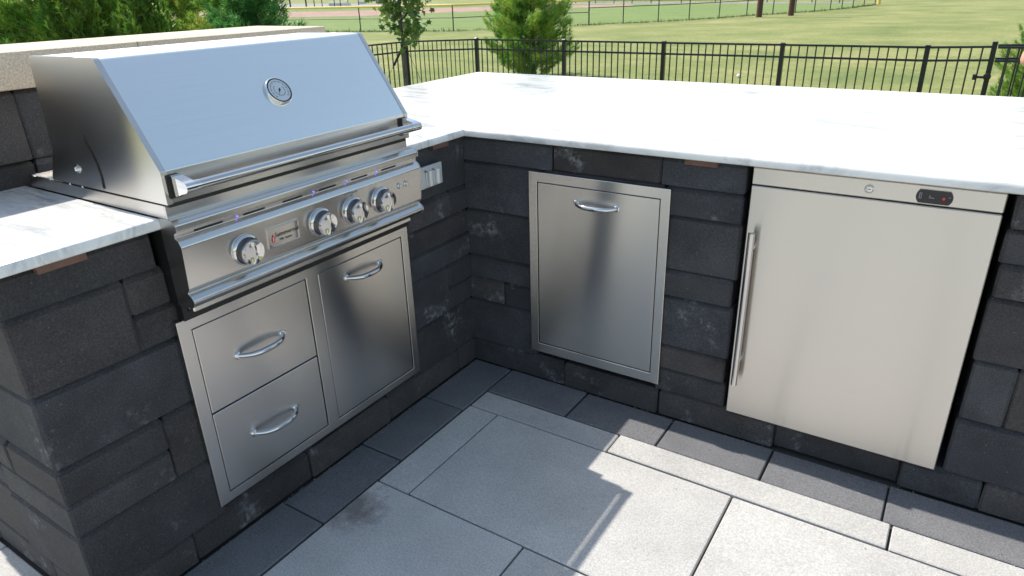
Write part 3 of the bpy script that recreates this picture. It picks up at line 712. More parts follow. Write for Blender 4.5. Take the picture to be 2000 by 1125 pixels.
G().add([tc+nn_*0.0108+nd*0.019, tc+nn_*0.0108-nd*0.006+s_*0.0016, tc+nn_*0.0108-nd*0.006-s_*0.0016], [(0, 1, 2)]).out('needle', M['print'], th)
G().lathe(tc+nn_*0.0105, nn_, [(0, 0.003), (0.0015, 0.0025)], 12).out('needle_hub', M['print'], th)

# ------------------------------------------------------------------ pulls, doors and drawers
def pull(parent, c, along, outd, span, sag=0.0):
    c = Vector(c); al = Vector(along); ou = Vector(outd); h = Vector((0, 0, 1))
    pts = []; rad = []
    for i in range(25):
        u = -1+i/12; a_ = u*span/2
        o_ = 0.031*(1-abs(u)**3.2)+0.002
        pts.append(c+al*a_*(1.0 if abs(u) < .9 else 1.0)+ou*o_+h*(-sag*(1-u*u))); rad.append(0.0060+0.0026*(1-u*u))
    g_ = G().tube(pts, rad, 12); o = g_.out('handle', M['chrome'], parent, 40)
    for s_ in (-1, 1):
        G().lathe(c+al*s_*span/2, ou, [(0, 0.0108), (0.003, 0.0108), (0.006, 0.0075)], 18).out('handle_foot', M['chrome'], parent, 40)
    return o
def ring_frame(name, mat, parent, plane, a0, a1, z0, z1, openings, d0, d1, chamf=0.0015):
    """flat frame in plane 'x' (a=y) or 'y' (a=x) with openings, from d0 (wall) to d1 (front)"""
    xs_ = sorted({a0, a1} | {o[0] for o in openings} | {o[1] for o in openings}); zs_ = sorted({z0, z1} | {o[2] for o in openings} | {o[3] for o in openings})
    def solid(i, j):
        if i < 0 or j < 0 or i >= len(xs_)-1 or j >= len(zs_)-1: return False
        cx_ = (xs_[i]+xs_[i+1])/2; cz_ = (zs_[j]+zs_[j+1])/2
        return not any(o[0] < cx_ < o[1] and o[2] < cz_ < o[3] for o in openings)
    g_ = G(); P_ = (lambda a_, z_, d_: (d_, a_, z_)) if plane == 'x' else (lambda a_, z_, d_: (a_, d_, z_))
    for i in range(len(xs_)-1):
        for j in range(len(zs_)-1):
            if not solid(i, j): continue
            x0_, x1_, z0_, z1_ = xs_[i], xs_[i+1], zs_[j], zs_[j+1]
            g_.add([P_(x0_, z0_, d1), P_(x1_, z0_, d1), P_(x1_, z1_, d1), P_(x0_, z1_, d1)], [(0, 1, 2, 3)])
            for (di, dj, q) in ((-1, 0, ((x0_, z0_), (x0_, z1_))), (1, 0, ((x1_, z0_), (x1_, z1_))), (0, -1, ((x0_, z0_), (x1_, z0_))), (0, 1, ((x0_, z1_), (x1_, z1_)))):
                if not solid(i+di, j+dj):
                    (p0, q0), (p1, q1) = q; g_.add([P_(p0, q0, d1), P_(p1, q1, d1), P_(p1, q1, d0), P_(p0, q0, d0)], [(0, 1, 2, 3)])
    o = g_.out(name, mat, parent)
    bm = bmesh.new(); bm.from_mesh(o.data); bmesh.ops.remove_doubles(bm, verts=bm.verts, dist=1e-5); bmesh.ops.recalc_face_normals(bm, faces=bm.faces); 
    es = [e for e in bm.edges if len(e.link_faces) == 2 and e.calc_face_angle(0) > 0.5]
    bmesh.ops.bevel(bm, geom=es, offset=chamf, segments=2, affect='EDGES', profile=0.5); bm.to_mesh(o.data); bm.free()
    return o
du = empty('drawer_and_door_unit', (0, -0.79, 0.13), 'stainless steel cabinet front with two stacked drawers and one door under the grill', 'cabinet unit')
D1 = (-1.176, -0.813, 0.414, 0.662); D2 = (-1.176, -0.813, 0.161, 0.409); D3 = (-0.763, -0.397, 0.160, 0.662)
ring_frame('frame', M['steel'], du, 'x', -1.2152, -0.3622, 0.130, 0.6965, [(-1.179, -0.810, 0.158, 0.665), (-0.766, -0.394, 0.157, 0.665)], 0.002, 0.0135)
box('frame_backing', (-0.02, 0.002, -1.20, -0.38, 0.14, 0.69), M['black'], du)
def front(name, b_, par):
    rt = empty(name, (0.011, (b_[0]+b_[1])/2, (b_[2]+b_[3])/2)); rt.parent = par; rt.location = rt.location-wloc(par)
    box('front_panel', (0.003, 0.0115, b_[0], b_[1], b_[2], b_[3]), M['steel'], rt, 0.0012); return rt
a_ = front('drawer', D1, du); pull(a_, (0.0115, -0.995, 0.538), (0, 1, 0), (1, 0, 0), 0.150, 0.004)
a_ = front('drawer', D2, du); pull(a_, (0.0115, -0.995, 0.288), (0, 1, 0), (1, 0, 0), 0.150, 0.004)
a_ = front('door', D3, du); pull(a_, (0.0115, -0.580, 0.610), (0, 1, 0), (1, 0, 0), 0.148, 0.004)

td = empty('trash_drawer_door', (0.54, 0, 0.13), 'single tall stainless steel trash pull-out door with a bow handle in the dark block wall left of the fridge', 'cabinet door')
ring_frame('frame', M['steel'], td, 'y', 0.2832, 0.8025, 0.1285, 0.8332, [(0.317, 0.7705, 0.166, 0.7985)], -0.002, -0.0135)
box('frame_backing', (0.30, 0.79, -0.002, 0.02, 0.14, 0.82), M['black'], td)
a_ = empty('door', (0.54, -0.01, 0.48)); a_.parent = td; a_.location = a_.location-wloc(td)
box('front_panel', (0.320, 0.7675, -0.0120, -0.003, 0.169, 0.7955), M['steel'], a_, 0.0012)
pull(a_, (0.546, -0.0120, 0.744), (1, 0, 0), (0, -1, 0), 0.150, 0.002)

# ------------------------------------------------------------------ refrigerator
fr = empty('undercounter_refrigerator', (1.35, 0, 0.1), 'stainless steel undercounter refrigerator with long vertical bar handle and black control display', 'refrigerator')
box('cabinet', (FX0+0.004, FX1-0.004, 0.018, 0.58, 0.102, 0.921), M['black'], fr)
dr = empty('door', (1.35, -0.015, 0.5)); dr.parent = fr; dr.location = dr.location-wloc(fr)
box('door_panel', (FX0, FX1, -0.012, 0.015, 0.1015, 0.8760), M['steel_fridge'], dr, 0.0025)
tp = empty('control_fascia', (1.35, -0.015, 0.9)); tp.parent = fr; tp.location = tp.location-wloc(fr)
box('fascia_panel', (FX0, FX1, -0.012, 0.015, 0.8800, 0.9300), M['steel_fridge'], tp, 0.0025)
G().lathe((1.0685, -0.050, 0.746), (0, 0, -1), [(0, 0.0075), (0.0015, 0.0100), (0.514, 0.0100), (0.5155, 0.0075)], 24).out('handle', M['polished'], dr, 40)
for z_ in (0.69, 0.31): G().tube([(1.0685, -0.050, z_), (1.0685, -0.011, z_)], 0.006, 12).out('handle_standoff', M['polished'], dr, 40)
G().lathe((1.349, -0.012, 0.9045), (0, -1, 0), [(0, 0.0115), (0.003, 0.0115), (0.0045, 0.010), (0.003, 0.0085), (0.0042, 0.007), (0.0042, 0.003)], 28).out('lock', M['chrome'], tp, 35)
box('keyhole', (1.3445, 1.3535, -0.0169, -0.0161, 0.9038, 0.9052), M['black'], tp)
pl = []
for i in range(9): a_ = R(-58+116*i/8); pl.append((1.503+0.0245*math.cos(a_)*1.0-0.0, 0.9050+0.0195*math.sin(a_)/math.sin(R(58))))
pr = [(1.458+(1.503-a_)+0.0, b_) for a_, b_ in pl]
shape = pl+[(2*1.4985-a_-0.0, b_) for a_, b_ in pl][::-1]
cxm = 1.500
shape = []
for i in range(9): a_ = -1+i/4; shape.append((cxm+0.034+0.0075*(1-a_*a_), 0.9020+0.0175*a_))
for i in range(9): a_ = 1-i/4; shape.append((cxm-0.034-0.0075*(1-a_*a_), 0.9020+0.0175*a_))
vs_ = [(a_, y, b_) for y in (-0.0122, -0.0152) for a_, b_ in shape]; n_ = len(shape)
G().add(vs_, [tuple(range(n_)), tuple(range(n_, 2*n_))]+[(i, (i+1) % n_, n_+(i+1) % n_, n_+i) for i in range(n_)]).out('display', M['glossblack'], tp)
G().lathe((1.521, -0.0152, 0.9005), (0, -1, 0), [(0, 0.0032), (0.0006, 0.0032), (0.001, 0.002)], 14).out('indicator_light', M['redled'], tp)
g_ = G()
for q in ((1.488, 1.500, 0.899, 0.9005), (1.489, 1.4905, 0.8985, 0.906), (1.531, 1.536, 0.9045, 0.9055), (1.466, 1.4675, 0.895, 0.912), (1.470, 1.4712, 0.895, 0.912)):
    g_.box(q[0], q[1], -0.0156, -0.0151, q[2], q[3])
tag(g_.out('display_marks', M['greyprint'], tp), kind='stuff')

# ------------------------------------------------------------------ outlet box
ob = empty('outlet_box', (0.02, -0.233, 0.84), 'small grey double outlet cover on the block wall between the grill and the corner', 'outlet')
box('plate', (0.022, 0.028, -0.292, -0.172, 0.800, 0.874), M['outlet'], ob, 0.001)
box('box', (0.001, 0.022, -0.284, -0.180, 0.806, 0.868), M['outlet'], ob, 0.001)
for yc in (-0.247, -0.207):
    c2 = empty('cover', (0.03, yc, 0.837)); c2.parent = ob; c2.location = c2.location-wloc(ob)
    box('cover_base', (0.0281, 0.0330, yc-0.0165, yc+0.0165, 0.806, 0.868), M['outlet'], c2, 0.001)
    pr = [(0.033+0.014*math.cos(a_), yc+0.0125*math.sin(a_)) for a_ in [math.pi*(-.5+i/10) for i in range(11)]]
    G().prism(pr, 0.809, 0.860, 'z').out('flap', M['outlet'], c2, 40)
    box('hinge', (0.030, 0.040, yc-0.022, yc-0.0166, 0.8585, 0.8605), M['black'], c2)

# ------------------------------------------------------------------ metal fence behind the bar
fe = empty('metal_fence', (-2, 8.95, -0.65), 'black aluminium picket fence running across the lawn behind the marble bar', 'fence')
FT = 0.565; FB = -0.62
def mk(name, b_, c=0.0): return box(name, b_, M['paint'], fe, c)
px_ = [-8.15, -6.33, -4.50, -2.70, -0.90, 0.93, 1.655]; FY = 8.96
pick0 = None
def fence_span(p, q, n, parent, tops=(0.535, 0.37), w_=0.016, fb=FB):
    global pick0
    p = Vector(p); q = Vector(q); d = (q-p); ln_ = d.length; d.normalize(); nrm = Vector((-d.y, d.x, 0))
    for zc in tops+(fb+0.12,):
        z_ = zc; vs_ = [pt+nrm*s_*0.014+Vector((0, 0, dz)) for pt in (p, q) for s_ in (-1, 1) for dz in (z_-0.014, z_+0.014)]
        G().add(vs_, [(0, 1, 3, 2), (4, 6, 7, 5), (0, 4, 5, 1), (2, 3, 7, 6), (0, 2, 6, 4), (1, 5, 7, 3)]).out('rail', M['paint'], parent)
    for i in range(1, n):
        c_ = p+d*ln_*i/n
        if pick0 is None:
            pick0 = box('picket', (-w_/2, w_/2, -w_/2, w_/2, fb+0.04, tops[0]-0.004), M['paint'], parent); o = pick0; zc = (fb+0.04+tops[0]-0.004)/2
        else: o = pick0.copy(); COL.objects.link(o); o.parent = parent
        o.name = 'picket'; zc = (fb+0.04+tops[0]-0.004)/2
        o.location = Vector((c_.x, c_.y, zc))-wloc(parent); o.rotation_euler.z = math.atan2(d.y, d.x)
def post(x, y, top, parent, w_=0.06, fb=-0.66):
    g_ = G().box(x-w_/2, x+w_/2, y-w_/2, y+w_/2, fb, top-0.022, 0.002); g_.out('post', M['paint'], parent)
    G().box(x-w_/2-0.004, x+w_/2+0.004, y-w_/2-0.004, y+w_/2+0.004, top-0.0215, top, 0.008).out('post_cap', M['paint'], parent)
corner = (-7.38, 8.20)
pts_f = [(-7.62, 6.4), (-7.40, 8.19), (-6.345, 8.955), (-4.50, 8.95), (-2.705, 8.95), (-0.90, 8.955), (0.93, 8.96), (1.66, 9.22)]
for i, (a_, b_) in enumerate(zip(pts_f, pts_f[1:])):
    n_ = (16, 16, 16, 16, 16, 16, 6)[i]
    if i == 1: n_ = 16
    fence_span((*a_, 0), (*b_, 0), n_, fe)
for i, (a_, b_) in enumerate(pts_f[:-1]): post(a_, b_, FT, fe)
post(1.66, 9.22, 0.600, fe)
gt = empty('fence_gate', (1.7, 9.3, -0.65), 'black metal gate with round latch at the far right of the picket fence', 'gate')
fence_span((1.70, 9.26, 0), (2.75, 9.65, 0), 9, gt, (0.550, 0.386))
fence_span((1.70, 9.14, 0), (2.85, 9.30, 0), 9, gt, (0.535, 0.37))
for x_, y_ in ((2.78, 9.66), (2.88, 9.30)): post(x_, y_, 0.60, gt, 0.05)
gl = G(); gl.lathe((1.655, 9.185, 0.17), (0, -1, 0), [(0, 0.04), (0.03, 0.046), (0.05, 0.04), (0.055, 0.01)], 16); gl.box(1.50, 1.64, 9.16, 9.19, 0.145, 0.175, 0.004); gl.box(1.495, 1.54, 9.15, 9.20, 0.125, 0.195, 0.006)
gl.out('latch', M['gasket'], gt, 40)

# ------------------------------------------------------------------ ballpark fence
bf = empty('ballpark_fence', (-20, 30, -0.65), 'tall black chain link ballpark fence beyond the lawn, yellow cap along its left half', 'fence')
YC = 6   # index where the yellow capped part ends
lat = G()
for i, (x_, y_) in enumerate(fence_pts):
    hi_ = 0.60 if i <= 8 else 1.25
    G().tube([(x_, y_, -0.66), (x_, y_, hi_)], 0.038 if i in (8,) else 0.030, 8).out('post', M['galv'], bf, 40)
    if i+1 < len(fence_pts):
        x2, y2 = fence_pts[i+1]; h2 = 0.60 if i < 8 else 1.25; rz = 0.0 if i < 8 else 0.22
        G().tube([(x_, y_, rz), (x2, y2, 0.0 if i+1 <= 8 else 0.22)], 0.020, 6).out('middle_rail', M['galv'], bf, 40)
        G().tube([(x_, y_, h2), (x2, y2, h2)], 0.055 if i < 8 else 0.024, 8).out('yellow_cap' if i < 8 else 'top_rail', M['yellow'] if i < 8 else M['galv'], bf, 40)
        ln_ = math.hypot(x2-x_, y2-y_); hh_ = h2+0.62; st_ = 0.10; n_ = int((ln_+hh_)/st_)
        for j in range(n_):
            for sgn in (1, -1):
                s0 = j*st_-hh_; e0 = s0+hh_; a0 = max(0, s0); a1 = min(ln_, e0)
                if a1 <= a0: continue
                if sgn > 0: q0 = (a0, -0.62+(a0-s0)); q1 = (a1, -0.62+(a1-s0))
                else: q0 = (a0, h2-(a0-s0)); q1 = (a1, h2-(a1-s0))
                P0 = (x_+(x2-x_)*q0[0]/ln_, y_+(y2-y_)*q0[0]/ln_); P1 = (x_+(x2-x_)*q1[0]/ln_, y_+(y2-y_)*q1[0]/ln_); t_ = 0.0022
                lat.add([(*P0, q0[1]-t_), (*P1, q1[1]-t_), (*P1, q1[1]+t_), (*P0, q0[1]+t_)], [(0, 1, 2, 3)])
tag(lat.out('chain_link_mesh', M['galv'], bf), kind='stuff')
# weeds under the fence
wd = G()
for i in range(len(fence_pts)-1):
    (x_, y_), (x2, y2) = fence_pts[i], fence_pts[i+1]; ln_ = math.hypot(x2-x_, y2-y_)
    for k in range(int(ln_*46)):
        u = random.random(); cx_ = x_+(x2-x_)*u+random.gauss(0, 0.10); cy_ = y_+(y2-y_)*u+random.gauss(0, 0.12)
        hh_ = random.uniform(0.04, 0.13)*(2.0 if random.random() < .08 else 1); a_ = random.uniform(0, math.pi); w_ = 0.025
        wd.add([(cx_-w_*math.cos(a_), cy_-w_*math.sin(a_), -0.655), (cx_+w_*math.cos(a_), cy_+w_*math.sin(a_), -0.655), (cx_+random.gauss(0, .05), cy_+random.gauss(0, .05), -0.65+hh_)], [(0, 1, 2)])
tag(wd.out('weeds', M['weed']), kind='stuff')
fp = G().tube([(-5.7, 60.5, -0.66), (-5.7, 60.5, 6.5)], 0.13, 12).out('foul_pole', M['yellow'], None, 40)
tag(fp, 'yellow foul pole at the far end of the ballpark fence', 'pole')
for i, (x_, y_) in enumerate(((-9.75, 42.0), (-8.35, 43.7))):
    o = G().tube([(x_, y_, -0.66), (x_, y_, 6.2)], 0.165, 14).out('steel_post', M['rust'], None, 40)
    tag(o, ('left one of two thick rust brown posts standing before the ballpark fence', 'right one of two thick rust brown posts, nearer the yellow pole')[i], 'post', 'rust brown posts in the field')
# far backstop fence
bs = empty('backstop_fence', (-78, 75, -0.65), 'far dark backstop fence of tall posts beyond the infield on the left', 'fence')
pb = [(-84, 57), (-77.0, 65.4), (-75.5, 66.8), (-77.0, 69.6), (-77.2, 71.2), (-75.8, 72.2), (-77, 74.5), (-79.6, 78.6), (-79.6, 80.8), (-74, 86)]
for i, (x_, y_) in enumerate(pb):
    G().tube([(x_, y_, -0.66), (x_, y_, 3.0)], 0.10 if i in (1, 2) else 0.06, 6).out('post', M['galv'], bs, 40)
    if i+1 < len(pb): G().tube([(x_, y_, 0.9), (*pb[i+1], 0.9)], 0.03, 5).out('rail', M['galv'], bs)
b2 = empty('field_fence', (-25, 70, -0.65), 'far low black field fence with thin posts beyond the outfield on the right', 'fence')
pb = [(-47, 77.5), (-43, 76), (-39.0, 74.5), (-35.9, 73.4), (-32.9, 71.8), (-30.4, 70.9), (-27.9, 70.0), (-24.5, 69.5), (-21, 69.2), (-16, 68.7), (-13.5, 68), (-11.8, 67.2), (-9.2, 65.0)]
for i, (x_, y_) in enumerate(pb):
    G().tube([(x_, y_, -0.66), (x_, y_, 2.4)], 0.045, 6).out('post', M['galv'], b2, 40)
    if i+1 < len(pb): G().tube([(x_, y_, -0.35), (*pb[i+1], -0.35)], 0.035, 5).out('rail', M['galv'], b2)
def bench(cx_, cy_, ln_, label):
    rt = empty('bleacher', (cx_, cy_, -0.65), label, 'bleacher')
    for k in range(3): box('seat_board', (cx_-ln_/2, cx_+ln_/2, cy_+k*0.6, cy_+k*0.6+0.3, -0.25+k*0.22, -0.19+k*0.22), M['white'], rt)
    for s_ in (-.45, 0, .45): box('support', (cx_+s_*ln_-0.05, cx_+s_*ln_+0.05, cy_, cy_+1.5, -0.65, -0.26), M['outlet'], rt)
    rt.rotation_euler.z = 0.0
bench(-81.0, 77.5, 3.4, 'short white bleacher far behind the backstop, nearer the pines')
bench(-80.5, 85.5, 8.5, 'long white bleacher far behind the backstop, beside the young maple')

bb = bmesh.new(); bmesh.ops.create_icosphere(bb, subdivisions=2, radius=0.045); me = bpy.data.meshes.new('baseball'); bb.to_mesh(me); bb.free(); me.materials.append(M['white'])
o = bpy.data.objects.new('baseball', me); COL.objects.link(o); o.location = (-3.03, 14.55, -0.605); tag(o, 'small white ball lying in the lawn behind the picket fence', 'ball')

# ------------------------------------------------------------------ trees
def needles(g_, p, d, n, ln_, w_, spread, rnd):
    d = Vector(d).normalized()
    for k in range(n):
        v_ = (d*rnd.uniform(0.35, 1.0)+Vector((rnd.gauss(0, 1), rnd.gauss(0, 1), rnd.gauss(0, 1)))*spread).normalized()
        s_ = v_.orthogonal().normalized(); s_.rotate(Matrix.Rotation(rnd.uniform(0, 6.28), 3, v_)); l_ = ln_*rnd.uniform(.7, 1.15)
        b0 = p-d*rnd.uniform(0, ln_*.5)
        g_.add([b0+s_*w_*.5, b0-s_*w_*.5, b0+v_*l_], [(0, 1, 2)])
def pine(seed, h, wmax, kind='pine', fol='needle'):
    rnd = random.Random(seed); cr = G(); tr = G()
    tr.tube([(0, 0, -0.05), (0.01, 0.0, h*.5), (0, 0, h*.95)], [h*0.018, h*0.012, 0.006], 8)
    nb = int(h*(60 if kind == 'pine' else 80))
    for i in range(nb):
        u = (i+rnd.random())/nb; z_ = h*(0.02+0.96*u)
        rad = wmax*(1-u)**(0.75 if kind == 'pine' else 0.6)*rnd.uniform(.65, 1.08)*(0.9+0.1*math.sin(min(1, u*6)*math.pi/2))
        a_ = rnd.uniform(0, 2*math.pi); up = rnd.uniform(.15, .6) if kind == 'pine' else rnd.uniform(1.2, 2.0)
        dir_ = Vector((math.cos(a_), math.sin(a_), up)); p0 = Vector((0, 0, z_-rad*up*.35))
        L_ = rad
        tip = p0+Vector((dir_.x*L_, dir_.y*L_, up*L_*.75+0.25*L_*L_))
        tr.tube([p0, (p0+tip)/2+Vector((0, 0, -.03*L_)), tip], [0.008*h/3, 0.006*h/3, 0.002], 4, False)
        ns = max(3, int(L_*(20 if kind == 'pine' else 26)))
        for j in range(ns):
            v = (j+1)/ns
            if v < 0.18: continue
            c_ = p0.lerp(tip, v)+Vector((0, 0, -.03*L_*math.sin(v*3.14)))
            for q in range(5 if kind == 'pine' else 4):
                sidev = Vector((-dir_.y, dir_.x, 0))*rnd.choice((-1, 1))*rnd.uniform(0, .42)*L_*(1.15-v)*.8+Vector((0, 0, rnd.uniform(-.03, .10)))
                if kind == 'pine': needles(cr, c_+sidev, dir_+sidev*2+Vector((0, 0, .5)), 9, 0.100, 0.0105, .42, rnd)
                else: needles(cr, c_+sidev*.7, Vector((dir_.x*.25, dir_.y*.25, 1)), 7, 0.080, 0.017, .30, rnd)
    for j in range(6): needles(cr, Vector((0, 0, h*(.93+.015*j))), (0, 0, 1), 9, 0.09, 0.006, .5, rnd)
    return cr, tr
def tree(kind_name, cr, tr, loc, rz, sc, label, cat, fol, group=None):
    rt = empty(kind_name, loc, label, cat, group); rt.rotation_euler.z = rz; rt.scale = (sc[0], sc[0], sc[1])
    for nm, g_, mt in (('crown', cr, M[fol]), ('trunk', tr, M['bark'])):
        key = (id(g_), mt.name)
        if key not in MC:
            me = bpy.data.meshes.new(nm); me.from_pydata(g_.v, [], g_.f); me.materials.append(mt); MC[key] = me
        o = bpy.data.objects.new(nm, MC[key]); COL.objects.link(o); o.parent = rt
    return rt
MC = {}
pA = pine(3, 3.0, 1.05); pB = pine(11, 3.0, 1.15); pC = pine(5, 3.0, .42, 'cypress')
G5 = 'evergreens behind the raised wall'
tree('pine_tree', *pA, (-8.1, 1.85, -0.65), 0.4, (1.05, 1.05), 'dark green bushy pine at the far left above the raised wall', 'tree', 'needle_dark', G5)
tree('pine_tree', *pB, (-7.16, 2.02, -0.65), 2.0, (0.95, 0.98), 'yellow green pine with a bare twig showing, second from the left', 'tree', 'needle', G5)
tree('cypress_tree', *pC, (-6.50, 1.98, -0.65), 1.1, (1.0, 1.0), 'narrow dark cypress standing between the second and third pine from the left', 'tree', 'cypress', G5)
tree('pine_tree', *pA, (-6.95, 2.55, -0.65), 3.3, (0.9, 1.0), 'green pine left of the broad olive cypress', 'tree', 'needle', G5)
tree('cypress_tree', *pC, (-5.66, 2.22, -0.65), 4.1, (1.05, 0.92), 'broad olive cypress cone in the middle of the evergreen row', 'tree', 'cypress', G5)
tree('pine_tree', *pB, (-6.88, 3.47, -0.65), 5.2, (0.80, .80), 'loose pine right of the olive cypress with the field showing through', 'tree', 'needle', G5)
tree('pine_tree', *pA, (-5.90, 3.36, -0.65), 1.2, (0.88, .86), 'light green pine second from the right end of the evergreen row', 'tree', 'needle', G5)
tree('pine_tree', *pB, (-5.25, 3.30, -0.65), 0.2, (0.82, .95), 'dark pine at the right end of the evergreen row', 'tree', 'needle_dark', G5)
tree('pine_tree', *pA, (-7.65, 13.1, -0.65), 2.6, (1.22, 1.3), 'large full pine with yellowing tips standing alone beyond the picket fence', 'tree', 'needle')
tree('pine_tree', *pB, (2.40, 10.6, -0.65), 2.6, (0.66, 0.80), 'small pine at the right edge beyond the gate', 'tree', 'needle')

def maple(seed):
    rnd = random.Random(seed); tr = G(); cr = G()
    tr.tube([(0, 0, 0), (0.01, -0.01, 0.9), (0, 0, 1.55), (-0.02, 0.02, 2.1), (-0.05, 0.06, 2.9), (0, 0.1, 3.6)], [0.0185, 0.017, 0.015, 0.012, 0.008, 0.003], 9)
    def leaf(p):
        n_ = Vector((rnd.gauss(0, .7), rnd.gauss(0, .7), rnd.uniform(.1, 1))).normalized(); a_ = n_.orthogonal().normalized(); a_.rotate(Matrix.Rotation(rnd.uniform(0, 6.28), 3, n_)); b_ = n_.cross(a_)
        s_ = rnd.uniform(.030, .048); sh = [(0, -.9), (.35, -.45), (1.0, -.3), (.62, .1), (.75, .75), (.25, .5), (0, 1.15), (-.25, .5), (-.75, .75), (-.62, .1), (-1.0, -.3), (-.35, -.45)]
        vs_ = [p+n_*s_*.12]+[p+a_*x_*s_+b_*y_*s_-n_*abs(x_)*s_*.35 for x_, y_ in sh]
        cr.add(vs_, [(0, i, i % 12+1) for i in range(1, 13)])
    for i in range(30):
        z_ = 1.64+1.85*(i/29)+rnd.uniform(-.05, .05); a_ = i*2.4+rnd.uniform(-.3, .3); l_ = (0.50 if z_ < 2.5 else .42)*rnd.uniform(.65, 1.1)*(1-.45*max(0, (z_-2.2)/1.3))*(0.62 if z_ < 1.75 else 1)
        p0 = Vector((-0.02, 0.02, z_)); d = Vector((math.cos(a_), math.sin(a_), .9 if z_ > 1.5 else .35)); tip = p0+d*l_
        tr.tube([p0, p0+d*l_*.55+Vector((0, 0, .02)), tip], [0.007, 0.004, 0.0015], 5, False)
        for k in range(62):
            v = rnd.uniform(.2, 1.08); leaf(p0+d*l_*v+Vector((rnd.gauss(0, .055), rnd.gauss(0, .055), rnd.gauss(-.03, .05))))
    return cr, tr
mA = maple(4)
mp_ = tree('young_maple_tree', *mA, (-3.0, 3.12, -0.65), 0.0, (1, 1), 'young maple with a thin grey trunk tied with straps, in front of the picket fence', 'tree', 'leaf')
g_ = G(); g_.tube([(0.0, 0.0, 1.56), (0.0, 0.0, 1.60)], 0.0185, 10)
def strap(p, q, w_):
    p = Vector(p); q = Vector(q); s_ = Vector((0.6, 0.5, 0)).normalized()*w_
    g_.add([p-s_, p+s_, q+s_, q-s_, p-s_+Vector((0, .004, 0)), p+s_+Vector((0, .004, 0)), q+s_+Vector((0, .004, 0)), q-s_+Vector((0, .004, 0))], [(0, 1, 2, 3), (4, 5, 6, 7), (0, 1, 5, 4), (1, 2, 6, 5), (2, 3, 7, 6), (3, 0, 4, 7)])
strap((0.0, -0.03, 1.56), (-0.05, -0.10, 1.42), 0.011)
g_.tube([(-0.05, -0.10, 1.42), (-0.62, -0.75, 0.02)], 0.0022, 5); g_.tube([(0.03, -0.02, 1.62), (0.62, 0.25, 0.02)], 0.0022, 5)
me = bpy.data.meshes.new('tie_strap'); me.from_pydata(g_.v, [], g_.f); me.materials.append(M['gasket']); o = bpy.data.objects.new('tie_strap', me); COL.objects.link(o); o.parent = mp_

# ------------------------------------------------------------------ person at the right edge
def skin_mesh(name, pts, edges, mat, parent, sub=2, root=0):
    me = bpy.data.meshes.new(name); me.from_pydata([p_[:3] for p_ in pts], edges, []); o = bpy.data.objects.new('tmp_skin', me); COL.objects.link(o)
    md = o.modifiers.new('s', 'SKIN'); ss = o.modifiers.new('u', 'SUBSURF'); ss.levels = sub
    for i, p_ in enumerate(pts):
        r_ = p_[3]; me.skin_vertices[0].data[i].radius = r_ if isinstance(r_, tuple) else (r_, r_); me.skin_vertices[0].data[i].use_root = (i == root)
    bpy.context.view_layer.update(); dg = bpy.context.evaluated_depsgraph_get(); m2 = bpy.data.meshes.new_from_object(o.evaluated_get(dg)); bpy.data.objects.remove(o)
    m2.materials.clear(); m2.materials.append(mat); m2.polygons.foreach_set('use_smooth', [True]*len(m2.polygons))
    o2 = bpy.data.objects.new(name, m2); COL.objects.link(o2); o2.parent = parent; return o2
pe = empty('person', (1.925, 1.795, 0), 'person in blue jeans at the right edge behind the bar, only a bent elbow showing', 'person')
# local frame: faces +x ; y=-0.19 is the side towards the camera
P_ = [(-.06, 0, .95, .125), (0, 0, 1.12, .115), (.0, 0, 1.30, .13), (0, 0, 1.43, .09), (.01, 0, 1.50, .055), (.03, 0, 1.58, .07), (.035, 0, 1.66, .088), (.03, 0, 1.73, .075),
      (-.01, -.17, 1.41, .055), (-.13, -.23, 1.26, .046), (-.245, -.235, 1.085, .042), (-.10, -.23, 1.10, .042), (.03, -.19, 1.11, .028), (.09, -.16, 1.12, .030),
      (-.01, .17, 1.41, .055), (-.10, .23, 1.26, .046), (-.18, .25, 1.11, .040), (-.04, .22, 1.10, .040), (.09, .16, 1.11, .028), (.14, .12, 1.12, .030),
      (0, -.09, .86, .09), (.01, -.095, .50, .06), (0, -.10, .10, .042), (.12, -.11, .04, .038), (0, .09, .86, .09), (.01, .095, .50, .06), (0, .10, .10, .042), (.12, .11, .04, .038)]
Ed = [(0, 1), (1, 2), (2, 3), (3, 4), (4, 5), (5, 6), (6, 7), (3, 8), (8, 9), (9, 10), (10, 11), (11, 12), (12, 13), (3, 14), (14, 15), (15, 16), (16, 17), (17, 18), (18, 19), (0, 20), (20, 21), (21, 22), (22, 23), (0, 24), (24, 25), (25, 26), (26, 27)]
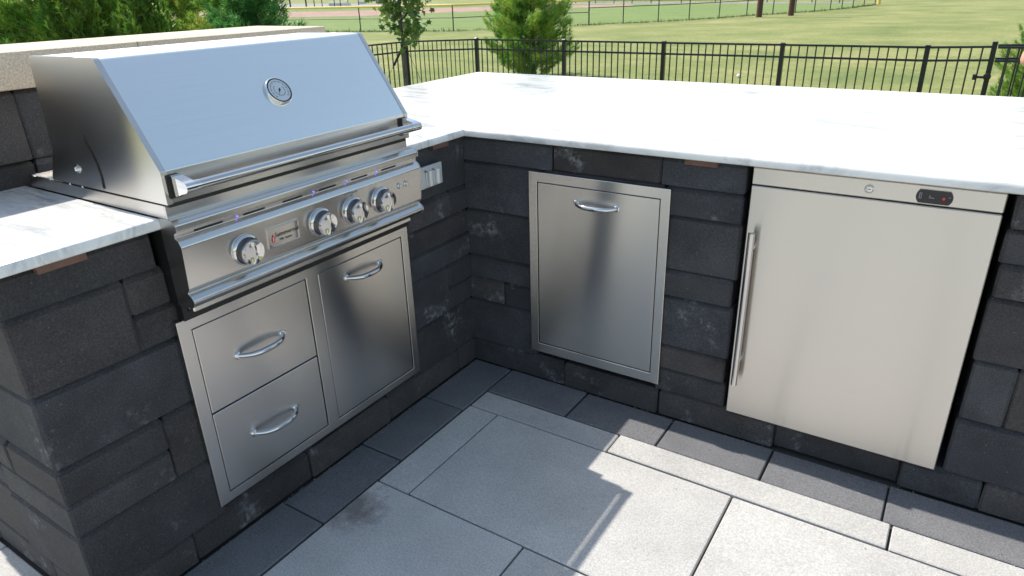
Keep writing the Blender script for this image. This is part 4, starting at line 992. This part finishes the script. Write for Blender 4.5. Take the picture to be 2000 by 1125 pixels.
for hx_, hy_, sy_ in ((.09, -.16, -1), (.14, .12, 1)):
    bi = 13 if sy_ < 0 else 19
    for k in range(4):
        o1 = len(P_); yy_ = hy_+(k-1.5)*.017; P_.append((hx_+.045, yy_, 1.12, .0095)); P_.append((hx_+.075, yy_*1.0, 1.105, .0085)); P_.append((hx_+.085, yy_, 1.08, .007)); Ed += [(bi, o1), (o1, o1+1), (o1+1, o1+2)]
    o1 = len(P_); P_.append((hx_+.01, hy_+sy_*-.035, 1.14, .011)); P_.append((hx_+.045, hy_+sy_*-.05, 1.14, .009)); Ed += [(bi, o1), (o1, o1+1)]
skin_mesh('body', P_, Ed, M['skin'], pe)
skin_mesh('jeans', [(-.06, 0, .98, .155), (-.085, 0, .90, .162), (-.02, -.09, .83, .105), (.01, -.095, .50, .080), (0, -.10, .10, .066), (0, .09, .83, .105), (.01, .095, .50, .080), (0, .10, .10, .066)], [(0, 1), (1, 2), (2, 3), (3, 4), (1, 5), (5, 6), (6, 7)], M['denim'], pe)
skin_mesh('shirt', [(0, 0, .97, .150), (0, 0, 1.15, .138), (0, 0, 1.32, .150), (0, 0, 1.45, .075), (-.01, -.17, 1.42, .070), (-.09, -.215, 1.30, .062), (-.01, .17, 1.42, .070), (-.07, .215, 1.30, .062)], [(0, 1), (1, 2), (2, 3), (2, 4), (4, 5), (2, 6), (6, 7)], M['shirt'], pe)
skin_mesh('hair', [(.0, 0, 1.62, .085), (.0, 0, 1.70, .098), (.01, 0, 1.76, .080)], [(0, 1), (1, 2)], M['hair'], pe)
for s_ in (-1, 1):
    skin_mesh('shoe', [(-.03, s_*.105, .045, .045), (.08, s_*.11, .04, .045), (.17, s_*.115, .03, .035)], [(0, 1), (1, 2)], M['shoe'], pe)
    skin_mesh('eye', [(.112, s_*.03, 1.665, .010), (.116, s_*.03, 1.665, .009)], [(0, 1)], M['eye'], pe, 1)
skin_mesh('nose', [(.108, 0, 1.665, .008), (.128, 0, 1.635, .013), (.118, 0, 1.628, .010)], [(0, 1), (1, 2)], M['skin'], pe, 1)
skin_mesh('mouth', [(.106, -.02, 1.60, .006), (.112, 0, 1.60, .008), (.106, .02, 1.60, .006)], [(0, 1), (1, 2)], M['redprint'], pe, 1)
for s_ in (-1, 1): skin_mesh('ear', [(.03, s_*.085, 1.66, .012), (.025, s_*.092, 1.64, .014), (.03, s_*.085, 1.62, .010)], [(0, 1), (1, 2)], M['skin'], pe, 1)
